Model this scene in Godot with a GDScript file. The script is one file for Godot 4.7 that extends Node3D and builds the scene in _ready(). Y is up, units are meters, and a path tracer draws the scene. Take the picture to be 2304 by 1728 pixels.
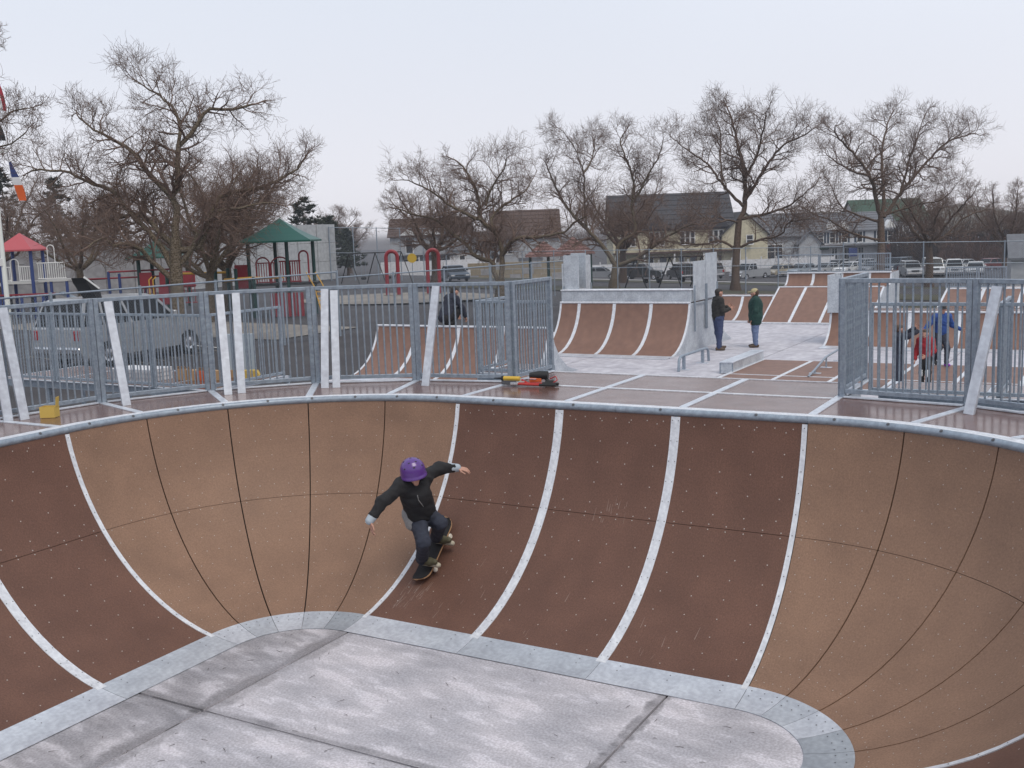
extends Node3D
# A small skate park on a grey winter day: a wooden bowl with steel ribs in front, ramps, a playground,
# bare plane trees and houses behind. Units are metres; the bowl floor is y = 0.

var mats := {}
var taken := {}
var rng := RandomNumberGenerator.new()
const BOWL_W := 3.66      # straight length of the bowl floor along x
const BOWL_D := 2.44      # straight length along z
const ARC_C := 0.54       # where the transition leaves the floor, measured from a corner centre
const ARC_R := 2.18       # radius of the transition
const DECK := 1.83

func V(x: float, y: float, z: float) -> Vector3:
	return Vector3(x, y, z)

# ---------------------------------------------------------------- geometry collector
class Geo:
	var v := PackedVector3Array()
	var n := PackedVector3Array()
	var ix := PackedInt32Array()
	var col := PackedColorArray()
	func quad(a: Vector3, b: Vector3, c: Vector3, d: Vector3) -> void:
		var m := (c - a).cross(d - b).normalized()
		var k := v.size()
		v.append(a); v.append(b); v.append(c); v.append(d)
		n.append(m); n.append(m); n.append(m); n.append(m)
		ix.append_array(PackedInt32Array([k, k + 2, k + 1, k, k + 3, k + 2]))
	func quad_out(a: Vector3, b: Vector3, c: Vector3, d: Vector3, o: Vector3) -> void:
		if (c - a).cross(d - b).dot(o) < 0.0: quad(d, c, b, a)
		else: quad(a, b, c, d)
	func tri(a: Vector3, b: Vector3, c: Vector3) -> void:
		var m := (b - a).cross(c - a).normalized()
		var k := v.size()
		v.append(a); v.append(b); v.append(c)
		n.append(m); n.append(m); n.append(m)
		ix.append_array(PackedInt32Array([k, k + 2, k + 1]))
	func tri_out(a: Vector3, b: Vector3, c: Vector3, o: Vector3) -> void:
		if (b - a).cross(c - a).dot(o) < 0.0: tri(a, c, b)
		else: tri(a, b, c)
	func smooth(a: Vector3, b: Vector3, c: Vector3, d: Vector3, na: Vector3, nb: Vector3, nc: Vector3, nd: Vector3) -> void:
		var k := v.size()
		v.append(a); v.append(b); v.append(c); v.append(d)
		n.append(na); n.append(nb); n.append(nc); n.append(nd)
		if (c - a).cross(d - b).dot(na + nc) < 0.0: ix.append_array(PackedInt32Array([k, k + 1, k + 2, k, k + 2, k + 3]))
		else: ix.append_array(PackedInt32Array([k, k + 2, k + 1, k, k + 3, k + 2]))
	func box(c: Vector3, s: Vector3, b := Basis.IDENTITY, e := 0.0) -> Geo:
		var h := s * 0.5
		for ax in 3:
			var i := (ax + 1) % 3
			var j := (ax + 2) % 3
			for sg in [-1.0, 1.0]:
				var q := []
				for t in [[-1, -1], [1, -1], [1, 1], [-1, 1]]:
					var p := Vector3()
					p[ax] = sg * h[ax]; p[i] = t[0] * (h[i] - e); p[j] = t[1] * (h[j] - e)
					q.append(c + b * p)
				if sg > 0: quad(q[0], q[1], q[2], q[3])
				else: quad(q[3], q[2], q[1], q[0])
			if e > 0.0:
				for si in [-1.0, 1.0]:
					for sj in [-1.0, 1.0]:
						var q := []
						for t in [[1.0, 0, -1.0], [1.0, 0, 1.0], [0, 1.0, 1.0], [0, 1.0, -1.0]]:
							var p := Vector3()
							p[i] = si * (h[i] - (0.0 if t[0] > 0 else e)); p[j] = sj * (h[j] - (0.0 if t[1] > 0 else e)); p[ax] = t[2] * (h[ax] - e)
							q.append(c + b * p)
						var o := Vector3(); o[i] = si; o[j] = sj
						quad_out(q[0], q[1], q[2], q[3], b * o)
		if e > 0.0:
			for sx in [-1.0, 1.0]:
				for sy in [-1.0, 1.0]:
					for sz in [-1.0, 1.0]:
						var o := Vector3(sx, sy, sz)
						var w := o * (h - Vector3(e, e, e))
						tri_out(c + b * (w + Vector3(sx * e, 0, 0)), c + b * (w + Vector3(0, sy * e, 0)), c + b * (w + Vector3(0, 0, sz * e)), b * o)
		return self
	# a bar of rectangular section from a to b, w across (roughly level), t the other way
	func bar(a: Vector3, b: Vector3, w: float, t: float, up := Vector3.UP, e := 0.0) -> Geo:
		var y := (b - a).normalized()
		if absf(y.dot(up)) > 0.97: up = Vector3.RIGHT
		var x := up.cross(y).normalized()
		var z := x.cross(y)
		return box((a + b) * 0.5, Vector3(w, a.distance_to(b), t), Basis(x, y, z), e)
	func tube(pts: Array, rad, sides := 8, cap := true) -> Geo:
		var m := pts.size()
		var dir: Vector3 = (pts[1] - pts[0]).normalized()
		var x := dir.cross(Vector3.UP if absf(dir.y) < 0.9 else Vector3.RIGHT).normalized()
		var base := v.size()
		for k in m:
			var d: Vector3 = (pts[mini(k + 1, m - 1)] - pts[maxi(k - 1, 0)]).normalized()
			x = (x - d * x.dot(d)).normalized()
			var y := d.cross(x)
			var r: float = rad[k] if rad is Array else rad
			for s in sides:
				var a := TAU * s / sides
				var o := x * cos(a) + y * sin(a)
				v.append(pts[k] + o * r); n.append(o)
		for k in m - 1:
			for s in sides:
				var a := base + k * sides + s
				var b := base + k * sides + (s + 1) % sides
				ix.append_array(PackedInt32Array([a, a + sides, b, b, a + sides, b + sides]))
		if cap:
			for e in [0, m - 1]:
				var d: Vector3 = (pts[1] - pts[0]) if e else (pts[0] - pts[1])
				if e: d = pts[m - 1] - pts[m - 2]
				for s in range(1, sides - 1):
					tri_out(v[base + e * sides], v[base + e * sides + s], v[base + e * sides + s + 1], d)
		return self
	# outline in the plane of xf's x and y axes, thickness along z from 0 to depth
	func prism(poly: PackedVector2Array, depth: float, xf := Transform3D.IDENTITY) -> Geo:
		var t := Geometry2D.triangulate_polygon(poly)
		for k in range(0, t.size(), 3):
			var p := []
			for j in 3: p.append(Vector3(poly[t[k + j]].x, poly[t[k + j]].y, 0))
			tri_out(xf * p[0], xf * p[1], xf * p[2], xf.basis * Vector3(0, 0, -depth))
			for j in 3: p[j].z = depth
			tri_out(xf * p[0], xf * p[1], xf * p[2], xf.basis * Vector3(0, 0, depth))
		var cw := Geometry2D.is_polygon_clockwise(poly)
		for k in poly.size():
			var a := poly[k]
			var b := poly[(k + 1) % poly.size()]
			var o := Vector3(b.y - a.y, a.x - b.x, 0) * (-1.0 if cw else 1.0)
			quad_out(xf * Vector3(a.x, a.y, 0), xf * Vector3(b.x, b.y, 0), xf * Vector3(b.x, b.y, depth), xf * Vector3(a.x, a.y, depth), xf.basis * o)
		return self
	func lathe(c: Vector3, prof: Array, sides := 16, b := Basis.IDENTITY) -> Geo:
		for k in prof.size() - 1:
			var p: Vector2 = prof[k]
			var q: Vector2 = prof[k + 1]
			var t := (q - p).normalized()
			for s in sides:
				var a0 := TAU * s / sides
				var a1 := TAU * (s + 1) / sides
				var d0 := Vector3(cos(a0), 0, sin(a0))
				var d1 := Vector3(cos(a1), 0, sin(a1))
				var n0 := b * (d0 * t.y - Vector3(0, t.x, 0))
				var n1 := b * (d1 * t.y - Vector3(0, t.x, 0))
				smooth(c + b * (d0 * p.x + Vector3(0, p.y, 0)), c + b * (d1 * p.x + Vector3(0, p.y, 0)), c + b * (d1 * q.x + Vector3(0, q.y, 0)), c + b * (d0 * q.x + Vector3(0, q.y, 0)), n0, n1, n1, n0)
		return self
	func ball(c: Vector3, r: Vector3, rings := 8, sides := 12, b := Basis.IDENTITY) -> Geo:
		for i in rings:
			var t0 := PI * i / rings - PI / 2
			var t1 := PI * (i + 1) / rings - PI / 2
			for s in sides:
				var q := []
				var m := []
				for e in [[t0, s], [t0, s + 1], [t1, s + 1], [t1, s]]:
					var a: float = TAU * e[1] / sides
					var o := Vector3(cos(a) * cos(e[0]), sin(e[0]), sin(a) * cos(e[0]))
					q.append(c + b * (o * r)); m.append((b * (o / r)).normalized())
				smooth(q[0], q[1], q[2], q[3], m[0], m[1], m[2], m[3])
		return self
	func mesh() -> ArrayMesh:
		var a := []
		a.resize(Mesh.ARRAY_MAX)
		a[Mesh.ARRAY_VERTEX] = v; a[Mesh.ARRAY_NORMAL] = n; a[Mesh.ARRAY_INDEX] = ix
		if col.size() == v.size() and col.size() > 0: a[Mesh.ARRAY_COLOR] = col
		var m := ArrayMesh.new()
		m.add_surface_from_arrays(Mesh.PRIMITIVE_TRIANGLES, a)
		return m

# ---------------------------------------------------------------- nodes, names, labels
func numbered(s: String) -> String:
	taken[s] = taken.get(s, -1) + 1
	return s if taken[s] == 0 else "%s_%03d" % [s, taken[s]]

func tag(o: Node3D, label: String, category: String, group := "") -> Node3D:
	o.set_meta("label", label); o.set_meta("category", category)
	if group != "": o.set_meta("group", group)
	return o

func thing(called: String, label: String, category: String, at := Vector3.ZERO, turn := 0.0, group := "") -> Node3D:
	var o := Node3D.new()
	o.name = numbered(called); add_child(o)
	o.position = at; o.rotation.y = turn
	tag(o, label, category, group)
	return o

func part(called: String, mesh, mat: String, parent: Node3D, xf := Transform3D.IDENTITY) -> MeshInstance3D:
	var o := MeshInstance3D.new()
	o.name = called
	o.mesh = mesh.mesh() if mesh is Geo else mesh
	o.material_override = mats[mat]
	o.transform = xf
	parent.add_child(o, true)
	return o

func struct(called: String, mesh, mat: String) -> MeshInstance3D:
	var o := MeshInstance3D.new()
	o.name = numbered(called)
	o.mesh = mesh.mesh() if mesh is Geo else mesh
	o.material_override = mats[mat]
	o.set_meta("kind", "structure")
	add_child(o)
	return o

func copy(o: Node3D, at: Vector3, turn: float, label: String) -> Node3D:
	var c: Node3D = o.duplicate()
	c.name = numbered(String(o.name).get_slice("_0", 0)); add_child(c)
	c.position = at; c.rotation.y = turn
	c.set_meta("label", label)
	return c

# ---------------------------------------------------------------- materials
func noise_tex(sd: int, freq: float, lo: Color, hi: Color, type := FastNoiseLite.TYPE_SIMPLEX_SMOOTH, oct := 4, size := 512, mid := -1.0) -> NoiseTexture2D:
	var f := FastNoiseLite.new()
	f.seed = sd; f.frequency = freq; f.noise_type = type; f.fractal_octaves = oct
	if type == FastNoiseLite.TYPE_CELLULAR:
		f.cellular_return_type = FastNoiseLite.RETURN_CELL_VALUE; f.fractal_type = FastNoiseLite.FRACTAL_NONE
	var g := Gradient.new()
	g.set_color(0, lo); g.set_color(1, hi)
	if mid > 0.0:
		g.set_offset(0, mid - 0.12); g.set_offset(1, mid + 0.12)
	var t := NoiseTexture2D.new()
	t.width = size; t.height = size; t.seamless = true; t.noise = f; t.color_ramp = g
	return t

func mat(called: String, lin: Color, rough := 0.7, metal := 0.0, tex: Texture2D = null, scale := 1.0, spec := 0.5) -> StandardMaterial3D:
	var m := StandardMaterial3D.new()
	m.albedo_color = lin.linear_to_srgb()
	m.roughness = rough; m.metallic = metal; m.metallic_specular = spec
	if tex:
		m.albedo_texture = tex
		m.uv1_triplanar = true; m.uv1_world_triplanar = true; m.uv1_scale = Vector3(scale, scale, scale)
	mats[called] = m
	return m

func grain(m: StandardMaterial3D, tex: Texture2D, scale := 7.0) -> void:    # a second, finer layer multiplied over the first
	m.detail_enabled = true; m.detail_blend_mode = BaseMaterial3D.BLEND_MODE_MUL
	m.detail_albedo = tex; m.detail_uv_layer = BaseMaterial3D.DETAIL_UV_2
	m.uv2_triplanar = true; m.uv2_world_triplanar = true; m.uv2_scale = Vector3(scale, scale, scale)

# stains of the bowl floor over a 6 m square: pale and dark patches, trowel streaks, damp soaked in along the joints
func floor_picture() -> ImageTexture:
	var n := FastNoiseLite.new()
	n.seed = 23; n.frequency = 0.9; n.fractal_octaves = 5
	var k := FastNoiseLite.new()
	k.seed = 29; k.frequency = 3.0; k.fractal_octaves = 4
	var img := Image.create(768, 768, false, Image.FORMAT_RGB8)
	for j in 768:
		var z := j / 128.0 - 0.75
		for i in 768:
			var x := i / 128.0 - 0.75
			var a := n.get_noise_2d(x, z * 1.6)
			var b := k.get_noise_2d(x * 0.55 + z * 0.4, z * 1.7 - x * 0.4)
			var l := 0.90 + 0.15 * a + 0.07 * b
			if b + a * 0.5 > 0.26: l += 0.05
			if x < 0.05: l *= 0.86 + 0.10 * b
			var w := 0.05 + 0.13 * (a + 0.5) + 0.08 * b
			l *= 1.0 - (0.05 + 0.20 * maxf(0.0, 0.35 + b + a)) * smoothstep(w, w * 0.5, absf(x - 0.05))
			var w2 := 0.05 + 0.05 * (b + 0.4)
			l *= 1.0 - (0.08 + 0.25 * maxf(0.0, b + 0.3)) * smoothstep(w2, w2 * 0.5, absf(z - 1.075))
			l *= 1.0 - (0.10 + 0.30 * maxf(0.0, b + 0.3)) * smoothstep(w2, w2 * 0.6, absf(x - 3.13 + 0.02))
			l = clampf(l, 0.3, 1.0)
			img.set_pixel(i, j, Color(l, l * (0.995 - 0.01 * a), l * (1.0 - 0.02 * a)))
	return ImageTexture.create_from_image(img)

func make_materials() -> void:
	var w := Color.WHITE
	var mottle := noise_tex(3, 0.008, Color(0.82, 0.81, 0.82), w)
	var fine := noise_tex(5, 0.06, Color(0.78, 0.77, 0.77), w)
	var faint := noise_tex(7, 0.012, Color(0.86, 0.86, 0.87), w)
	var spangle := noise_tex(11, 0.045, Color(0.88, 0.89, 0.91), w, FastNoiseLite.TYPE_CELLULAR, 1)
	var blotch := noise_tex(13, 0.010, Color(0.86, 0.855, 0.87), w, FastNoiseLite.TYPE_SIMPLEX_SMOOTH, 6, 1024)
	var bark := noise_tex(17, 0.02, Color(0.62, 0.58, 0.50), Color(1.25, 1.22, 1.1), FastNoiseLite.TYPE_SIMPLEX_SMOOTH, 4, 512, 0.5)
	var rough_wet := noise_tex(19, 0.006, Color(0.62, 0.62, 0.62), Color(1, 1, 1))
	var m := mat("board_dark", Color(0.208, 0.110, 0.080), 0.58, 0.0, faint, 0.29, 0.35)
	grain(m, fine, 1.7)
	m = mat("board_tan", Color(0.362, 0.224, 0.153), 0.58, 0.0, faint, 0.31, 0.35)
	grain(m, fine, 1.7)
	m = mat("board_deck", Color(0.225, 0.125, 0.100), 0.5, 0.0, faint, 0.7, 0.5)
	m.roughness = 0.25; m.roughness_texture = rough_wet
	grain(m, fine, 2.3)
	m = mat("board_far", Color(0.240, 0.138, 0.104), 0.55, 0.0, faint, 0.5, 0.4)
	m = mat("seam", Color(0.03, 0.024, 0.022), 0.95)
	m = mat("steel_bright", Color(0.88, 0.905, 0.945), 0.42, 0.1, faint, 1.2)
	grain(m, faint, 4.1)
	m = mat("channel_zinc", Color(0.74, 0.79, 0.86), 0.4, 0.2, faint, 1.2)
	grain(m, mottle, 2.9)
	m = mat("steel_plate", Color(0.80, 0.85, 0.92), 0.34, 0.3, faint, 0.43)
	grain(m, faint, 2.7)
	m = mat("steel_plate_mid", Color(0.68, 0.73, 0.79), 0.36, 0.3, faint, 0.43)
	grain(m, faint, 2.7)
	m = mat("steel_plate_dull", Color(0.52, 0.57, 0.62), 0.38, 0.3, faint, 0.43)
	grain(m, faint, 2.7)
	m = mat("galvanised", Color(0.38, 0.445, 0.51), 0.45, 0.3, spangle, 3.0)
	grain(m, mottle, 2.6)
	m = mat("galvanised_sheet", Color(0.66, 0.70, 0.735), 0.42, 0.25, faint, 0.35)
	grain(m, spangle, 1.4)
	m = mat("screw", Color(0.44, 0.40, 0.37), 0.4, 0.4)
	m = mat("screw_dark", Color(0.10, 0.10, 0.11), 0.5, 0.3)
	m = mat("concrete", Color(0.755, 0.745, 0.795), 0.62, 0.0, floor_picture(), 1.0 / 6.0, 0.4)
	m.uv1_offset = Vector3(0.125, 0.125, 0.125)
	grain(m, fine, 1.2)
	m = mat("concrete_park", Color(0.68, 0.67, 0.71), 0.6, 0.0, blotch, 0.11, 0.45)
	grain(m, mottle, 0.7)
	m = mat("asphalt", Color(0.105, 0.102, 0.108), 0.85, 0.0, mottle, 0.07, 0.3)
	grain(m, fine, 1.1)
	m = mat("play_pad", Color(0.27, 0.245, 0.215), 0.9, 0.0, mottle, 0.12)
	m = mat("pale_path", Color(0.42, 0.41, 0.40), 0.9, 0.0, mottle, 0.12)
	m = mat("grass", Color(0.075, 0.072, 0.036), 0.95, 0.0, mottle, 0.2)
	grain(m, fine, 1.4)
	m = mat("paint_line", Color(0.6, 0.6, 0.58), 0.8)
	m = mat("bark", Color(0.165, 0.135, 0.108), 0.95, 0.0, bark, 1.3)
	m = mat("bark_warm", Color(0.150, 0.108, 0.092), 0.95, 0.0, bark, 1.0)
	m = mat("twig_warm", Color(0.165, 0.112, 0.090), 0.95)
	m = mat("damp", Color(0.10, 0.085, 0.075), 0.8)
	m = mat("scuff", Color(0.245, 0.175, 0.15), 0.8)
	m = mat("brush", Color(0.070, 0.050, 0.044), 0.95)
	m = mat("brush_red", Color(0.105, 0.058, 0.044), 0.95)
	m = mat("needles", Color(0.026, 0.035, 0.020), 0.9)
	m = mat("black", Color(0.012, 0.012, 0.014), 0.6)
	m = mat("rubber", Color(0.02, 0.02, 0.021), 0.8)
	m = mat("white_plastic", Color(0.72, 0.72, 0.71), 0.5)
	m = mat("white_paint", Color(0.74, 0.74, 0.76), 0.6, 0.0, faint, 0.5)
	m = mat("pole_white", Color(0.78, 0.80, 0.76), 0.45)
	m = mat("play_blue", Color(0.03, 0.055, 0.19), 0.45)
	m = mat("play_red", Color(0.24, 0.018, 0.028), 0.45)
	m = mat("play_red_roof", Color(0.42, 0.072, 0.085), 0.45)
	m = mat("play_green", Color(0.004, 0.078, 0.060), 0.45)
	m = mat("play_green_post", Color(0.006, 0.042, 0.036), 0.45)
	m = mat("play_yellow", Color(0.60, 0.34, 0.05), 0.45)
	m = mat("play_grey", Color(0.50, 0.50, 0.49), 0.5)
	m = mat("roof_red_tile", Color(0.30, 0.17, 0.155), 0.85, 0.0, mottle, 0.8)
	m = mat("wall_block", Color(0.335, 0.33, 0.335), 0.9, 0.0, mottle, 0.3)
	m = mat("wall_pale", Color(0.47, 0.485, 0.50), 0.9, 0.0, faint, 0.3)
	m = mat("siding_grey", Color(0.44, 0.455, 0.48), 0.8, 0.0, faint, 0.3)
	m = mat("siding_white", Color(0.64, 0.645, 0.66), 0.8, 0.0, faint, 0.3)
	m = mat("siding_cream", Color(0.62, 0.565, 0.41), 0.8, 0.0, faint, 0.3)
	m = mat("siding_cream_dark", Color(0.30, 0.245, 0.165), 0.85, 0.0, faint, 0.3)
	m = mat("roof_dark", Color(0.062, 0.062, 0.07), 0.9, 0.0, mottle, 0.5)
	m = mat("roof_brown", Color(0.105, 0.068, 0.056), 0.9, 0.0, mottle, 0.5)
	m = mat("roof_grey", Color(0.17, 0.18, 0.20), 0.9, 0.0, mottle, 0.5)
	m = mat("roof_green", Color(0.05, 0.095, 0.065), 0.9, 0.0, mottle, 0.5)
	m = mat("trim", Color(0.72, 0.72, 0.72), 0.6)
	m = mat("glass_dark", Color(0.035, 0.038, 0.045), 0.08, 0.0, null, 1.0, 0.6)
	m = mat("car_glass", Color(0.02, 0.022, 0.026), 0.10, 0.0, null, 1.0, 0.25)
	m = mat("lamp_glass", Color(0.5, 0.5, 0.5), 0.1)
	m = mat("tail_red", Color(0.35, 0.015, 0.015), 0.2)
	m = mat("chrome", Color(0.6, 0.6, 0.62), 0.2, 0.9)
	m = mat("brick", Color(0.22, 0.085, 0.06), 0.9, 0.0, mottle, 0.5)
	m = mat("hill", Color(0.10, 0.09, 0.07), 1.0)
	m = mat("card_yellow", Color(0.60, 0.42, 0.10), 0.7)
	m = mat("card_tan", Color(0.42, 0.27, 0.15), 0.8)
	m = mat("sheet_blue", Color(0.38, 0.44, 0.50), 0.5)
	m = mat("skin", Color(0.46, 0.25, 0.185), 0.55)
	m = mat("hair_dark", Color(0.018, 0.014, 0.012), 0.6)
	m = mat("hair_brown", Color(0.07, 0.04, 0.025), 0.6)
	m = mat("cloth_black", Color(0.016, 0.016, 0.019), 0.85, 0.0, fine, 3.0)
	m = mat("cloth_charcoal", Color(0.03, 0.029, 0.028), 0.85, 0.0, fine, 3.0)
	m = mat("cloth_navy", Color(0.022, 0.026, 0.045), 0.85, 0.0, fine, 3.0)
	m = mat("cloth_green", Color(0.012, 0.055, 0.047), 0.85, 0.0, fine, 3.0)
	m = mat("cloth_blue", Color(0.025, 0.085, 0.33), 0.8, 0.0, fine, 3.0)
	m = mat("cloth_red", Color(0.38, 0.018, 0.028), 0.8, 0.0, fine, 3.0)
	m = mat("cloth_grey", Color(0.36, 0.36, 0.36), 0.85, 0.0, fine, 3.0)
	m = mat("denim_dark", Color(0.035, 0.042, 0.066), 0.85, 0.0, mottle, 2.0)
	m = mat("denim_mid", Color(0.055, 0.075, 0.16), 0.85, 0.0, mottle, 2.0)
	m = mat("denim_light", Color(0.17, 0.23, 0.38), 0.85, 0.0, mottle, 2.0)
	m = mat("cap_tan", Color(0.40, 0.34, 0.20), 0.85)
	m = mat("shoe_brown", Color(0.085, 0.055, 0.038), 0.7)
	m = mat("shoe_olive", Color(0.085, 0.078, 0.045), 0.7)
	m = mat("sole_pale", Color(0.42, 0.38, 0.30), 0.7)
	m = mat("violet", Color(0.26, 0.04, 0.42), 0.6)
	m = mat("helmet_purple", Color(0.090, 0.030, 0.210), 0.28)
	m.clearcoat_enabled = true; m.clearcoat = 0.5; m.clearcoat_roughness = 0.15
	m = mat("wood_ply", Color(0.42, 0.25, 0.14), 0.6)
	m = mat("wheel_white", Color(0.68, 0.64, 0.56), 0.4)
	m = mat("tool_red", Color(0.42, 0.025, 0.02), 0.4)
	m = mat("tool_orange", Color(0.62, 0.12, 0.03), 0.5)
	m = mat("tool_yellow", Color(0.62, 0.40, 0.05), 0.45)
	m = mat("flag_blue", Color(0.03, 0.05, 0.17), 0.8)
	m = mat("flag_red", Color(0.35, 0.03, 0.05), 0.8)
	m = mat("flag_orange", Color(0.72, 0.13, 0.03), 0.8)
	m = mat("flag_white", Color(0.70, 0.70, 0.72), 0.8)
	m = mat("sign_yellow", Color(0.55, 0.36, 0.03), 0.5)
	for c in [["car_silver", Color(0.33, 0.34, 0.36)], ["car_black", Color(0.018, 0.019, 0.021)], ["car_beige", Color(0.36, 0.31, 0.23)], ["car_white", Color(0.66, 0.67, 0.68)], ["car_pale_blue", Color(0.32, 0.37, 0.42)], ["car_dark_blue", Color(0.05, 0.07, 0.10)], ["car_grey", Color(0.22, 0.23, 0.25)], ["car_maroon", Color(0.14, 0.03, 0.03)]]:
		m = mat(c[0], c[1], 0.28, 0.2)
		m.clearcoat_enabled = true; m.clearcoat = 0.5; m.clearcoat_roughness = 0.1

# ---------------------------------------------------------------- the setting
func ground_y(x: float, z: float) -> float:          # the land falls gently away towards the houses
	return -3.0 * clampf((-z + 0.6 * x - 30.0) / 65.0, 0.0, 1.0)

func sheet(poly: Array, lift: float, step := 6.0) -> Geo:    # a patch of ground cover that follows the land
	var pl := PackedVector2Array()
	for p in poly: pl.append(Vector2(p[0], p[1]))
	var g := Geo.new()
	var lo := pl[0]
	var hi := pl[0]
	for p in pl:
		lo = Vector2(minf(lo.x, p.x), minf(lo.y, p.y)); hi = Vector2(maxf(hi.x, p.x), maxf(hi.y, p.y))
	for i in ceili((hi.x - lo.x) / step):
		for j in ceili((hi.y - lo.y) / step):
			var a := lo + Vector2(i, j) * step
			var cell := PackedVector2Array([a, a + Vector2(step, 0), a + Vector2(step, step), a + Vector2(0, step)])
			for piece in Geometry2D.intersect_polygons(cell, pl):
				var t := Geometry2D.triangulate_polygon(piece)
				for k in range(0, t.size(), 3):
					var q := []
					for e in 3: q.append(V(piece[t[k + e]].x, ground_y(piece[t[k + e]].x, piece[t[k + e]].y) + lift, piece[t[k + e]].y))
					g.tri_out(q[0], q[1], q[2], Vector3.UP)
	return g

func slab(parent: Node3D, called: String, mat_name: String, poly: Array, top: float, thick: float) -> void:
	var pl := PackedVector2Array()
	for p in poly: pl.append(Vector2(p[0], -p[1]))
	part(called, Geo.new().prism(pl, thick, Transform3D(Basis(Vector3.RIGHT, Vector3.FORWARD, Vector3.UP), V(0, top - thick, 0))), mat_name, parent)

func build_ground() -> void:
	struct("ground", sheet([[-420, -420], [420, -420], [420, 60], [-420, 60]], -0.06, 12.0), "asphalt")
	# the concrete pad of the skate park, cast in bays with open joints between them
	var park := struct("concrete_floor", sheet([[-11.3, -36], [16, -36], [16, -9], [-11.3, -9]], -0.035), "seam")
	for i in 6:
		for j in 6:
			var x0 := -11.3 + i * 4.55
			var z0 := -36.0 + j * 4.5
			slab(park, "slab", "concrete_park", [[x0 + 0.012, z0 + 0.012], [x0 + 4.538, z0 + 0.012], [x0 + 4.538, z0 + 4.488], [x0 + 0.012, z0 + 4.488]], 0.0, 0.12)
	struct("grass_verge", sheet([[-40, -70], [30, -70], [30, -58], [-40, -58]], -0.03, 4.0), "grass")
	struct("grass_strip", sheet([[-60, -96], [30, -96], [30, -88], [-60, -88]], -0.03, 4.0), "grass")
	struct("grass_bank", sheet([[-3.5, -50], [12, -50], [12, -41], [-3.5, -41]], -0.03, 4.0), "grass")
	struct("path", sheet([[-60, -102], [30, -102], [30, -98], [-60, -98]], -0.026, 4.0), "pale_path")
	var pad := []
	for k in 28: pad.append([-30.5 + 6.2 * cos(TAU * k / 28), -43.5 + 5.0 * sin(TAU * k / 28)])
	struct("playground_pad", sheet(pad, -0.025, 3.0), "play_pad")
	struct("playground_edge", sheet([[-40, -30], [-20.5, -27], [-20.5, -22.2], [-40, -23.6]], -0.025, 3.0), "play_pad")
	var line := struct("parking_line", sheet([[-26, -21.0], [-19.6, -19.4], [-19.6, -19.28], [-26, -20.88]], -0.03, 3.0), "paint_line")
	for k in 8:
		part("line", sheet([[-26, -20.4 + k * 0.62], [-19.6, -18.8 + k * 0.62], [-19.6, -18.72 + k * 0.62], [-26, -20.32 + k * 0.62]], -0.034, 3.0), "play_pad", line)
	# far wooded hills
	for h in [[-60.0, -380.0, 210.0, 11.0], [70.0, -395.0, 150.0, 10.0]]:
		var g := Geo.new()
		var n := 26
		for k in n:
			for row in 5:
				var q := []
				for e in [[k, row], [k + 1, row], [k + 1, row + 1], [k, row + 1]]:
					var a: float = float(e[0]) / n * PI
					var b: float = float(e[1]) / 5.0
					var hh: float = h[3] * sin(a) * (0.8 + 0.2 * sin(e[0] * 1.7 + h[0])) * sin(b * PI / 2)
					q.append(V(h[0] - cos(a) * h[2] * 0.5, -3.2 + hh, h[1] - b * 25.0))
				g.quad_out(q[0], q[1], q[2], q[3], Vector3.UP + Vector3.BACK)
		struct("hill", g, "hill")

# ---------------------------------------------------------------- the bowl
func rim(kind: int, a: float, r: float) -> Vector3:      # a point of the bowl's outline at distance r outside the floor's core rectangle
	match kind:
		0: return V(a, 0, -r)
		1: return V(BOWL_W + r * sin(a), 0, -r * cos(a))
		2: return V(BOWL_W + r, 0, a)
		3: return V(BOWL_W + r * cos(a), 0, BOWL_D + r * sin(a))
		4: return V(BOWL_W - a, 0, BOWL_D + r)
		5: return V(-r * sin(a), 0, BOWL_D + r * cos(a))
		6: return V(-r, 0, BOWL_D - a)
	return V(-r * cos(a), 0, -r * sin(a))

func arc(kind: int, a: float, th: float, lift := 0.0) -> Vector3:   # a point of the riding surface, lifted off it by lift
	var rr := ARC_R - lift
	var p := rim(kind, a, ARC_C + rr * sin(th))
	p.y = ARC_R - rr * cos(th)
	return p

func arc_normal(kind: int, a: float, th: float) -> Vector3:
	return (arc(kind, a, th, 0.1) - arc(kind, a, th)).normalized()

func arc_sheet(kind: int, a0: float, a1: float, t0: float, t1: float, lift: float, thick: float, na: int, nt: int, gap := 0.0) -> Geo:
	var g := Geo.new()
	var pts := []
	var nor := []
	for i in na + 1:
		for j in nt + 1:
			var th := lerpf(t0, t1, float(j) / nt)
			var gi := gap if kind % 2 == 0 else gap / (ARC_C + ARC_R * sin(th))
			var a := lerpf(a0 + gi, a1 - gi, float(i) / na)
			pts.append(arc(kind, a, th, lift)); nor.append(arc_normal(kind, a, th))
	var w := nt + 1
	for i in na:
		for j in nt:
			var k := i * w + j
			g.smooth(pts[k], pts[k + w], pts[k + w + 1], pts[k + 1], nor[k], nor[k + w], nor[k + w + 1], nor[k + 1])
	var edge := []
	for i in na + 1: edge.append(i * w)
	for j in range(1, nt + 1): edge.append(na * w + j)
	for i in range(na - 1, -1, -1): edge.append(i * w + nt)
	for j in range(nt - 1, 0, -1): edge.append(j)
	var mid: Vector3 = pts[(na / 2) * w + nt / 2]
	for e in edge.size():
		var p: int = edge[e]
		var q: int = edge[(e + 1) % edge.size()]
		g.quad_out(pts[p], pts[q], pts[q] - nor[q] * thick, pts[p] - nor[p] * thick, (pts[p] + pts[q]) * 0.5 - mid)
	return g

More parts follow.
